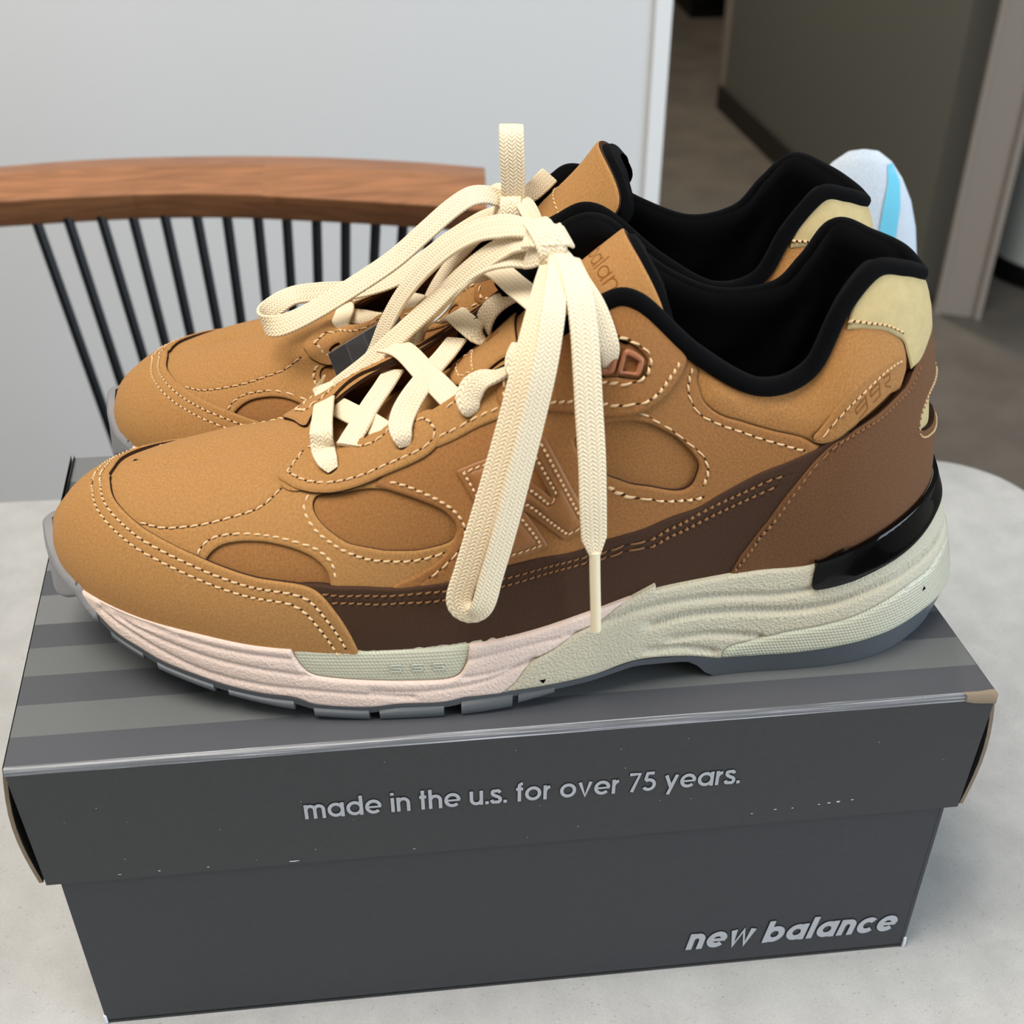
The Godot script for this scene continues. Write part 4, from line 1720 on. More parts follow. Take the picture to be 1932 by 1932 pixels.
	var t1: PackedVector2Array = tab_half.call(1)
	var t2: PackedVector2Array = tab_half.call(-1)
	var w1: PackedVector2Array = tab_low.call(1)
	var w2: PackedVector2Array = tab_low.call(-1)
	var ty := panel(L, "heel_tab", joined([t1, flipped(t2).slice(1), flipped(w2), w1.slice(1)]), [], 1.6, 3.2, M.yellow_nubuck, M.raw_edge, root, mirror, {"puff": 0.6})
	stitches(L, [smooth(L, 1, TAB_STITCH), smooth(L, -1, TAB_STITCH)], 3.5, M.thread, ty, mirror, 2.4)
	var kp := func(side: int) -> PackedVector2Array:
		return smooth(L, side, [[1.0, 0.46], [0.93, 0.45], [0.895, 0.40], [0.885, 0.32], [0.90, 0.26], [0.95, 0.24], [1.0, 0.24]])
	var k1: PackedVector2Array = kp.call(1)
	var k2: PackedVector2Array = kp.call(-1)
	panel(L, "heel_window", joined([k1, flipped(k2).slice(1, -1)]), [], 0.2, 1.0, M.yellow_nubuck, M.raw_edge, root, mirror)
	var front := func(side: int) -> PackedVector2Array:
		return joined([L.line(side, [[0.687, -0.03]]), smooth(L, side, HEEL_FRONT.slice(1))])
	var base := func(side: int) -> PackedVector2Array:
		return smooth(L, side, [[1.0, -0.03], [0.95, -0.03], [0.9, -0.03], [0.83, -0.03], [0.76, -0.03], [0.70, -0.03]])
	var f1: PackedVector2Array = front.call(1)
	var f2: PackedVector2Array = front.call(-1)
	var b1: PackedVector2Array = base.call(1)
	var b2: PackedVector2Array = base.call(-1)
	var key := func(side: int) -> PackedVector2Array:
		return smooth(L, side, [[1.0, 0.44], [0.946, 0.43], [0.915, 0.398], [0.898, 0.347], [0.896, 0.305], [0.915, 0.275], [0.95, 0.262], [1.0, 0.26]])
	var h1: PackedVector2Array = key.call(1)
	var h2: PackedVector2Array = key.call(-1)
	var hole := joined([h1, flipped(h2).slice(1, -1)])
	var hl := [smooth(L, 1, HEEL_STITCH), smooth(L, -1, HEEL_STITCH)]
	var hc := panel(L, "heel_counter", joined([f1, flipped(f2).slice(1), flipped(b2), b1.slice(1)]), [hole], 1.4, 3.3, M.heel_brown, M.raw_edge, root, mirror, {"lines": [[hl[0], 0.6, 0.3], [hl[1], 0.6, 0.3]]})
	stitches(L, hl, 3.1, M.brown_thread, hc, mirror, 2.6)
	stitches(L, outset(hole, 2.2), 3.25, M.thread, hc, mirror, 2.6)

# a seam moved sideways (towards the cap's own leather)
func side_shift(l: PackedVector2Array, d: float) -> PackedVector2Array:
	var o := PackedVector2Array()
	var e := even(l, 1.5, false)
	for k in range(2, e.size() - 2):
		var t := (e[k + 2] - e[k - 2]).normalized()
		o.append(e[k] + t.orthogonal() * d * (-1.0))
	return o

func ring_at(c: Vector2, r: float) -> PackedVector2Array:
	var o := PackedVector2Array()
	for k in 14:
		o.append(c + Vector2(cos(TAU * k / 14.0), sin(TAU * k / 14.0)) * r)
	return o

# strokes drawn on a wall with some relief: each stroke a little raised or sunk bar
func wall_strokes(wall, strokes: Array, width: float, h: float, m: Material, called: String, parent: Node, mirror: bool) -> void:
	var b := Buf.new()
	for s in strokes:
		var pl: PackedVector2Array = even(s, 0.5, false)
		var rows := []
		for k in pl.size():
			var t := (pl[mini(k + 1, pl.size() - 1)] - pl[maxi(k - 1, 0)]).normalized().orthogonal()
			rows.append(PackedVector3Array([wall.p3(pl[k] - t * width * 0.5, h - 0.2), wall.p3(pl[k] - t * width * 0.42, h + 0.06), wall.p3(pl[k] + t * width * 0.42, h + 0.06), wall.p3(pl[k] + t * width * 0.5, h - 0.2)]))
		b.grid(rows)
	obj(called, [[b, m]], parent, mirror)

# 992 in squared figures, pressed into the patch
func number_on_patch(L: Last, side: int, parent: Node, mirror: bool) -> void:
	var a := L.flat(side, 0.806, 0.558)
	var c := L.flat(side, 0.853, 0.566)
	var ex := (c - a).normalized()
	var up := L.flat(side, 0.80, 0.66) - L.flat(side, 0.80, 0.55)
	var ey := (up - ex * up.dot(ex)).normalized()
	if side < 0:
		var q := a
		a = c
		c = q
		ex = -ex
	var w := a.distance_to(c) / 3.0
	var H := 4.4
	var nine := [[[0.78, 0.56], [0.1, 0.56], [0.1, 1.0], [0.78, 1.0], [0.78, 0.0], [0.2, 0.0]]]
	var two := [[[0.12, 1.0], [0.74, 1.0], [0.74, 0.55], [0.3, 0.52], [0.3, 0.3], [0.78, 0.0]]]
	var strokes := []
	for d in 3:
		for s in (nine if d < 2 else two):
			var pl := PackedVector2Array()
			for q in s:
				pl.append(a + ex * ((d + q[0]) * w) + ey * ((q[1] - 0.5) * H))
			strokes.append(pl)
	wall_strokes(L, strokes, 0.62, 2.9, M.deboss, "number", parent, mirror)

func lace_loops(L: Last, side: int, parent: Node, mirror: bool) -> void:
	for k in 2:
		var outer := smooth(L, side, [SQ1O, SQ2O][k], 0.5, true)
		var inner := smooth(L, side, [SQ1I, SQ2I][k], 0.5, true)
		# corners of the opening stay square
		inner = L.line(side, [SQ1I, SQ2I][k])
		panel(L, "lace_loop", outer, [inner], 1.6, 4.2, M.plastic_rose, M.plastic_rose, parent, mirror, {"fine": 0.5, "step": 1.0, "roll": 0.35})
	var floor_ := Buf.new()
	var rr := PackedVector3Array()
	for q in smooth(L, side, [[0.568, 0.90], [0.59, 0.855], [0.605, 0.835], [0.622, 0.805], [0.627, 0.775], [0.620, 0.69], [0.605, 0.685], [0.59, 0.70], [0.568, 0.73]], 1.0, true):
		rr.append(L.p3(q, 2.0))
	floor_.fan(rr)
	obj("lining_patch", [[floor_, M.black_fabric]], parent, mirror)

func letter_n(L: Last, side: int, root: Node3D, mirror: bool) -> void:
	var o := L.line(side, LETTER)
	var n := panel(L, "letter_n", o, [], 1.7, 2.9, M.smooth_leather, M.smooth_leather, root, mirror, {"fine": 0.6, "step": 1.2, "roll": 0.35})
	var core := []
	for q in inset(o, 2.3):
		core.append(q)
	for c in core:
		var cc: PackedVector2Array = c.slice(0, c.size() - 1)
		if cc.size() > 6 or true:
			panel(L, "raised_face", cc, [], 2.4, 3.5, M.smooth_leather, M.smooth_leather, n, mirror, {"fine": 0.6, "step": 1.5, "roll": 0.8, "puff": 0.5})
	stitches(L, inset(o, 1.6), 2.85, M.thread, n, mirror, 2.5)

func make_collar(root: Node3D, L: Last, mirror: bool) -> void:
	# rolled black binding along the topline
	var path := PackedVector3Array()
	for k in 101:
		var u := 0.515 + (1.0 - 0.515) * k / 100.0
		path.append(roll_point(L, 1, u))
	for k in range(99, -1, -1):
		var u := 0.515 + (1.0 - 0.515) * k / 100.0
		path.append(roll_point(L, -1, u))
	var b := Buf.new()
	tube(b, path, 0.0029, 12)
	obj("collar_binding", [[b, M.black_fabric]], root, mirror)
	# padded lining inside, down to the insole
	var rows := []
	for q in 2:
		var side: int = [1, -1][q]
		for k in 81:
			var u := 0.475 + 0.525 * (k if q == 0 else 80 - k) / 80.0
			var row := PackedVector3Array()
			var n := L.out_dir(side, u)
			for j in 15:
				var s := j / 14.0
				var t := 1.0 - 0.86 * s
				var thick := smoothstep(0.47, 0.58, u)
				var pad := 0.0048 + 0.0070 * sin(clampf(s * 1.7, 0, 1) * PI * 0.5) * thick
				pad += 0.0010 * sin(s * 9.0 + u * 60.0) * sin(s * PI)
				var at := L.at(side, u, t) - n * pad
				if j == 0:
					at = L.at(side, u, 1.0) - n * lerpf(0.0035, 0.0012, thick) + Vector3(0, lerpf(-0.004, 0.0030, smoothstep(0.50, 0.53, u)), 0)
				elif j == 1:
					at = L.at(side, u, 0.985) - n * lerpf(0.0044, 0.0052, thick) + Vector3(0, lerpf(-0.004, 0.0024, smoothstep(0.50, 0.53, u)), 0)
				elif j == 2:
					at = L.at(side, u, 0.95) - n * lerpf(0.0046, 0.0075, thick)
				row.append(at)
			rows.append(row)
	var lb := Buf.new()
	lb.grid(rows)
	obj("lining", [[lb, M.black_fabric]], root, mirror)
	var ib := Buf.new()
	var irows := []
	for k in 61:
		var u := 0.02 + 0.96 * k / 60.0
		var a := L.at(1, u, 0.14)
		var c := L.at(-1, u, 0.14)
		var row := PackedVector3Array()
		for j in 9:
			row.append(a.lerp(c, j / 8.0) + Vector3(0, -0.002 * sin(PI * j / 8.0), 0))
		irows.append(row)
	ib.grid(irows)
	obj("insole", [[ib, M.black_fabric]], root, mirror)

func roll_point(L: Last, side: int, u: float) -> Vector3:
	var n := L.out_dir(side, u)
	return L.at(side, u, 1.0) - n * 0.0004 + Vector3(0, 0.0006, 0)

# the tongue as a wall of its own: x across (mm), y along from the throat to the tip (mm)
class TongueWall:
	const TURN := 1.0
	var pts := PackedVector3Array()
	var info := []
	var run := PackedFloat32Array()
	var total := 0.0

	func sample(d: float) -> Array:
		var k := run.bsearch(clampf(d, 0.0, total)) - 1
		k = clampi(k, 0, pts.size() - 2)
		var f := (d - run[k]) / maxf(run[k + 1] - run[k], 1e-9)
		var a: Vector2 = info[k]
		var b: Vector2 = info[k + 1]
		var t := (pts[mini(k + 2, pts.size() - 1)] - pts[maxi(k - 1, 0)]).normalized()
		return [pts[k] + (pts[k + 1] - pts[k]) * f, a.lerp(b, clampf(f, 0, 1)), t]

	func half(d: float) -> float:
		var s: Array = sample(d)
		var tip := minf(1.0, (total - d) / 13.0)
		return s[1].x * maxf(pow(maxf(1.0 - pow(1.0 - tip, 2.8), 0.0), 1.0 / 2.8), 0.02)

	func raw(c: Vector2) -> Vector3:
		var s: Array = sample(c.y)
		var up := Vector3(0, 0, 1).cross(s[2]).normalized()
		return s[0] + Vector3(0, 0, c.x * 0.001) - up * (s[1].y * 0.001 * pow(c.x / s[1].x, 2.0))

	func p3(c: Vector2, h: float) -> Vector3:
		var p := raw(c)
		var n := (raw(c + Vector2(0.5, 0)) - raw(c - Vector2(0.5, 0))).cross(raw(c + Vector2(0, 0.5)) - raw(c - Vector2(0, 0.5))).normalized()
		return p + n * (h * 0.001)

func make_tongue(root: Node3D, L: Last, mirror: bool) -> void:
	var rows: Array = TONGUE_FAR if mirror else TONGUE_NEAR
	var W := TongueWall.new()
	var ctrl := PackedVector3Array()
	for r in rows:
		ctrl.append(Vector3(r[0], r[1], r[2]))
	W.pts = spline3(ctrl, 0.002)
	W.run = PackedFloat32Array([0.0])
	for k in range(1, W.pts.size()):
		W.run.append(W.run[k - 1] + W.pts[k].distance_to(W.pts[k - 1]) * 1000.0)
	W.total = W.run[W.run.size() - 1]
	var seg := 0
	for k in W.pts.size():
		while seg < rows.size() - 2 and W.pts[k].x > rows[seg + 1][0]:
			seg += 1
		var f := clampf((W.pts[k].x - rows[seg][0]) / (rows[seg + 1][0] - rows[seg][0]), 0, 1)
		W.info.append(Vector2(lerpf(rows[seg][3], rows[seg + 1][3], f), lerpf(rows[seg][4], rows[seg + 1][4], f)) * 1000.0)
	var tg := Node3D.new()
	tg.name = "tongue"
	root.add_child(tg, true)
	var edge := PackedVector2Array()
	for k in 61:
		var d := W.total * (1.0 - pow(1.0 - k / 60.0, 2.0))
		edge.append(Vector2(W.half(d), d))
	var other := PackedVector2Array()
	for q in edge:
		other.append(Vector2(-q.x, q.y))
	panel(W, "tongue_leather", joined([edge, flipped(other)]), [], -1.0, 1.0, M.tan_nubuck, M.raw_edge, tg, mirror, {"step": 2.5})
	var loop := outset(joined([edge, flipped(other)]), 1.7)[0] as PackedVector2Array
	panel(W, "tongue_padding", loop.slice(0, loop.size() - 1), [], -8.0, -0.9, M.black_fabric, M.black_fabric, tg, mirror, {"roll": 1.6, "step": 3.0})
	# a seam across, the pressed name, and the keeper that holds the laces
	var seam := PackedVector2Array()
	for k in 21:
		var f := -0.8 + 1.6 * k / 20.0
		seam.append(Vector2(f * 26.0, W.total * (0.852 if not mirror else 0.80)))
	stitches(W, [seam], 0.9, M.thread, tg, mirror, 2.6)
	if not mirror:
		var st := []
		var x := -24.0
		for ch in "new balance":
			var g := glyph(ch, 0.2)
			for s in g[0]:
				var pl := PackedVector2Array()
				for q in s:
					pl.append(Vector2(x + q.x * 4.6, W.total * 0.885 + q.y * 4.6))
				st.append(pl)
			x += (g[1] + 0.12) * 4.6
		wall_strokes(W, st, 0.62, 0.98, M.deboss, "pressed_name", tg, mirror)
	var kc := Vector2(-4.5, W.total * (0.505 if not mirror else 0.60))
	var kp := PackedVector2Array()
	for q in [[-12.5, 6.5], [-11.0, -10.0], [-7.0, -14.0], [0.0, -14.5], [7.0, -13.0], [11.0, -8.5], [12.0, 4.0], [13.0, 12.0], [-13.0, 13.0]]:
		kp.append(kc + Vector2(q[0], q[1]))
	kp = spline2(kp, 1.0, true)
	var keeper := panel(W, "lace_keeper", kp, [], 0.6, 2.6, M.tan_nubuck, M.raw_edge, tg, mirror, {"step": 2.0})
	var box := PackedVector2Array()
	for q in [[-7.0, -4.5], [-6.0, -10.5], [0.0, -11.5], [6.0, -10.5], [8.0, -5.0], [-7.0, -4.5]]:
		box.append(kc + Vector2(q[0], q[1]))
	stitches(W, [box], 2.5, M.thread, keeper, mirror, 2.6)
	var ns := []
	for s in [[[-3.4, -0.5], [-3.4, 5.0]], [[-3.4, 5.0], [3.0, -0.5]], [[3.0, -0.5], [3.0, 5.0]]]:
		var pl := PackedVector2Array()
		for q in s:
			pl.append(kc + Vector2(-6.0 + q[0] + q[1] * 0.15, q[1] + 2.5))
		ns.append(pl)
	wall_strokes(W, ns, 1.7, 2.62, M.deboss, "pressed_letter", keeper, mirror)

func make_sole(root: Node3D, L: Last, S: SoleWall, mirror: bool) -> void:
	var foot_y := func(u: float) -> float:
		return (L.foot(1, u).y + 0.0002) * 1000.0
	# top and bottom lines of the foam, per side
	var top_line := func(side: int, a: float, z: float) -> PackedVector2Array:
		var o := PackedVector2Array()
		for k in 61:
			var u := lerpf(a, z, k / 60.0)
			o.append(Vector2(u * S.LEN if side > 0 else -u * S.LEN, foot_y.call(u)))
		return o
	var bottom := smooth(S, 1, MID_BOTTOM)
	# pink front foam: from the toe bumper on the inside round... one piece a side
	for side in [1, -1]:
		var diag := smooth(S, side, DIAG)
		var low := PackedVector2Array()
		for q in MID_BOTTOM:
			if q[0] > 0.10 and q[0] < 0.49:
				low.append(S.line(side, [q])[0])
		var top: PackedVector2Array = top_line.call(side, 0.095, 0.627)
		var win := joined([S.line(side, [[0.3160, 0.036]]), smooth(S, side, WINDOW.slice(1, -1)), S.line(side, [[0.4710, 0.036]])])
		var outer := joined([top, diag.slice(1), flipped(spline2(low, 1.0))])
		var cut := Geometry2D.clip_polygons(outer, win)
		var big := outer
		if cut.size() > 0:
			big = cut[0]
			for c in cut:
				if c.size() > big.size():
					big = c
		var gl := []
		for g in [GROOVE1, GROOVE2, GROOVE3, GROOVE3B, GROOVE4, GROOVE5]:
			gl.append([smooth(S, side, g), 0.9, 0.9])
		panel(S, "front_midsole", big, [], -1.5, 0.3, M.pink_foam, M.pink_foam, root, mirror, {"lines": gl, "step": 2.0, "roll": 0.5})
		# clear window
		var wo := joined([S.line(side, [[0.3140, 0.0325]]), smooth(S, side, WINDOW.slice(1, -1)), S.line(side, [[0.4730, 0.0305]])])
		var seen_ := Geometry2D.intersect_polygons(wo, outer)
		panel(S, "cushion_window", seen_[0], [], -3.0, -0.9, M.gel_dotted, M.gel, root, mirror, {"puff": 0.5, "step": 2.0})
		window_print(S, side, root, mirror)
	# beige rear foam: both sides and round the heel as one piece
	var rear := func(side: int, past: bool) -> PackedVector2Array:
		return S.line(side, [[0.0, 0.0]], past)
	var lat_top: PackedVector2Array = top_line.call(1, 0.626, 1.0)
	var med_top := PackedVector2Array()
	for k in 61:
		var u := lerpf(1.0, 0.626, k / 60.0)
		med_top.append(Vector2(2.0 * S.LEN - u * S.LEN, foot_y.call(u)))
	var dl := smooth(S, 1, DIAG)
	var dm := spline2(S.line(-1, DIAG, true), 1.0)
	var bl := PackedVector2Array()
	var bm := PackedVector2Array()
	for q in MID_BOTTOM:
		if q[0] > 0.495 and q[0] < 0.69:
			bl.append(S.line(1, [q])[0])
			bm.append(S.line(-1, [q], true)[0])
	# the gel reaches below the foam from the arch back
	var gl1 := spline2(S.line(1, GEL), 1.0)
	var gm1 := spline2(S.line(-1, GEL, true), 1.0)
	var end_l := S.line(1, [[1.0, 0.0335]])
	var foam := joined([lat_top, med_top.slice(1), dm.slice(1), spline2(bm, 1.0), gm1, end_l, flipped(gl1), flipped(spline2(bl, 1.0)), flipped(dl)])
	var fl := []
	for past in [false, true]:
		var s := -1 if past else 1
		for g in [BEIGE1, BEIGE2, BEIGE3, BEIGE4]:
			fl.append([spline2(S.line(s, g, past), 1.0), 1.3, 1.5])
		fl.append([spline2(S.line(s, BEIGE2 + [[1.0, 0.039]], past), 1.0), 1.3, 1.0])
	panel(S, "rear_midsole", foam, [], -1.5, 0.5, M.beige_foam, M.beige_foam, root, mirror, {"lines": fl, "step": 2.2, "roll": 0.6})
	# clear heel gel
	var gel_low := PackedVector2Array()
	for q in MID_BOTTOM:
		if q[0] > 0.69:
			gel_low.append(S.line(1, [q])[0])
	gel_low.append(Vector2(S.LEN, 17.0))
	var gel_low_m := PackedVector2Array()
	for q in gel_low:
		gel_low_m.append(Vector2(2.0 * S.LEN - q.x, q.y))
	panel(S, "heel_gel", joined([gl1, end_l, flipped(gm1), spline2(gel_low_m, 1.0), flipped(spline2(gel_low, 1.0)).slice(1)]), [], -2.0, 0.9, M.gel_dotted, M.gel, root, mirror, {"roll": 0.8, "step": 2.2})
	# black heel clip
	var ct := PackedVector2Array()
	for k in 61:
		var u := lerpf(0.7655, 1.0, k / 60.0)
		ct.append(Vector2(u * S.LEN, (L.foot(1, u).y + 0.0014) * 1000.0))
	var cb := spline2(S.line(1, CLIP + [[0.97, 0.0492], [1.0, 0.0498]]), 1.0)
	var mir := func(l: PackedVector2Array) -> PackedVector2Array:
		var o := PackedVector2Array()
		for q in l:
			o.append(Vector2(2.0 * S.LEN - q.x, q.y))
		return o
	var ctm: PackedVector2Array = mir.call(ct)
	var cbm: PackedVector2Array = mir.call(cb)
	panel(S, "heel_clip", joined([ct, flipped(ctm).slice(1), cbm.slice(1), flipped(cb).slice(1)]), [], 0.0, 1.7, M.clip_black, M.clip_black, root, mirror, {"roll": 0.9, "step": 2.0})

	# the body of the sole behind its walls, closed above and below
	var body := Buf.new()
	var up := []
	var dn := []
	for k in 81:
		var u := k / 80.0
		var ya := bottom_at(u) + 0.0015
		var yf := L.foot(1, u).y
		var a := S.place(1, u, yf, -1.6)
		var c := S.place(-1, u, yf, -1.6)
		var a2 := S.place(1, u, minf(ya, yf - 0.001), -2.5)
		var c2 := S.place(-1, u, minf(ya, yf - 0.001), -2.5)
		var ru := PackedVector3Array()
		var rd := PackedVector3Array()
		for j in 9:
			ru.append(a.lerp(c, j / 8.0))
			rd.append(a2.lerp(c2, j / 8.0))
		up.append(ru)
		rd.reverse()
		dn.append(rd)
	body.grid(up)
	body.grid(dn)
	for q in 2:
		var side: int = [1, -1][q]
		var rows := []
		for k in 81:
			var u := k / 80.0
			var yf := L.foot(side, u).y
			var ya := minf(bottom_at(u) + 0.0015, yf - 0.001)
			var row := PackedVector3Array()
			for j in 6:
				row.append(S.place(side, u, lerpf(ya, yf + 0.001, j / 5.0), -1.6))
			if q == 0:
				row.reverse()
			rows.append(row)
		body.grid(rows)
	obj("sole_core", [[body, M.beige_foam]], root, mirror)

	# grey rubber: toe bumper, thin shank, heel plate and separate lugs
	var bump_top := func(side: int) -> PackedVector2Array:
		var o := PackedVector2Array()
		for k in 31:
			var u := 0.135 * k / 30.0
			var y := L.foot(side, u).y * 1000.0 + lerpf(9.0, 2.0, smoothstep(0.0, 0.085, u))
			if u > 0.095:
				y = lerpf(L.foot(side, u).y * 1000.0 + 1.5, bottom_at(u) * 1000.0, smoothstep(0.095, 0.135, u))
			o.append(Vector2(u * S.LEN * side, y))
		return o
	var bump_low := func(side: int) -> PackedVector2Array:
		var o := PackedVector2Array()
		for k in 31:
			var u := 0.135 * k / 30.0
			o.append(Vector2(u * S.LEN * side, lerpf(22.0, bottom_at(u) * 1000.0 - 3.0, smoothstep(0.03, 0.135, u))))
		return o
	var ta: PackedVector2Array = bump_top.call(1)
	var tb: PackedVector2Array = bump_top.call(-1)
	var la: PackedVector2Array = bump_low.call(1)
	var lb: PackedVector2Array = bump_low.call(-1)
	panel(S, "toe_bumper", joined([flipped(tb), ta.slice(1), flipped(la), lb.slice(1)]), [], -2.0, 1.2, M.bumper_grey, M.bumper_grey, root, mirror, {"roll": 0.7})
	var plate := Buf.new()
	var top_r := []
	var low_r := []
	var wl := []
	var wr := []
	for k in 121:
		var u := k / 120.0
		var y := bottom_at(u)
		var deep := 0.0026 if u < 0.66 else lerpf(0.0026, y - 0.0002, smoothstep(0.66, 0.685, u))
		if u > 0.9:
			deep = minf(deep, y - 0.0004 * 0.0)
		var a := S.place(1, u, y, 0.2)
		var c := S.place(-1, u, y, 0.2)
		var a2 := S.place(1, u, maxf(y - deep, 0.0002), -0.3)
		var c2 := S.place(-1, u, maxf(y - deep, 0.0002), -0.3)
		var r := PackedVector3Array()
		for j in 9:
			r.append(a2.lerp(c2, j / 8.0))
		low_r.append(r)
		wl.append(PackedVector3Array([a, a.lerp(a2, 0.15) + Vector3(0, 0, 0), a2 + (a - a2) * 0.12, a2]))
		wr.append(PackedVector3Array([c2, c2 + (c - c2) * 0.12, c.lerp(c2, 0.15), c]))
		var rt := PackedVector3Array()
		for j in 9:
			rt.append(c.lerp(a, j / 8.0))
		top_r.append(rt)
	plate.grid(low_r)
	plate.grid(top_r)
	plate.grid(wl)
	plate.grid(wr)
	obj("outsole", [[plate, M.outsole_grey]], root, mirror)
	for side in [1, -1]:
		for lug in LUGS:
			var g := Buf.new()
			var rows := []
			for k in 7:
				var u := lerpf(lug[0], lug[1], k / 6.0)
				var y1 := bottom_at(u) - 0.0015
				var y0 := maxf(lerpf(lug[2], lug[3], k / 6.0), 0.0)
				var n := L.out_dir(side, u) * 0.030
				var p1 := S.place(side, u, y1, 0.1)
				var p0 := S.place(side, u, y0, -0.2)
				var row := PackedVector3Array([p1, p0 + (p1 - p0) * 0.15, p0 - n * 0.02, p0 - n, p1 - n])
				if side > 0:
					row.reverse()
				rows.append(row)
			g.grid(rows, true)
			g.fan(rows[0])
			var r2: PackedVector3Array = rows[6].duplicate()
			r2.reverse()
			g.fan(r2)
			obj("tread_lug", [[g, M.outsole_grey]], root, mirror)

func bottom_at(u: float) -> float:
	for k in MID_BOTTOM.size() - 1:
		if u <= MID_BOTTOM[k + 1][0]:
			var a: Array = MID_BOTTOM[k]
			var b: Array = MID_BOTTOM[k + 1]
			return lerpf(a[1], b[1], clampf((u - a[0]) / (b[0] - a[0]), 0, 1))
	return MID_BOTTOM[MID_BOTTOM.size() - 1][1]

func window_print(S: SoleWall, side: int, parent: Node, mirror: bool) -> void:
	# faint raised letters in the clear window
	var strokes := []
	var x := 0.352
	for ch in "abzorb":
		pass
	for k in 3:
		var c := S.line(side, [[0.405 + k * 0.018, 0.0215]])[0]
		strokes.append(PackedVector2Array([c + Vector2(1.6, 1.1), c + Vector2(-1.4, 1.1), c + Vector2(-1.4, 0.0), c + Vector2(1.4, 0.0), c + Vector2(1.4, -1.1), c + Vector2(-1.6, -1.1)]))
	wall_strokes(S, strokes, 0.6, -0.25, M.gel, "window_figures", parent, mirror)

# ------------------------------------------------------------------ laces
func lace(parent: Node, pts: Array, faces: Array, narrow := [], width := 0.0079, called := "lace") -> void:
	var b := Buf.new()
	ribbon(b, v3(pts), v3(faces), width, 0.00135, PackedFloat32Array(narrow))
	obj(called, [[b, M.lace]], parent)

func knot(parent: Node, c: Vector3, loops: Array) -> void:
	for l in loops:
		var pts := []
		for q in l[0]:
			pts.append([c.x + q[0], c.y + q[1], c.z + q[2]])
		lace(parent, pts, l[1], [], 0.0078, "lace_knot")


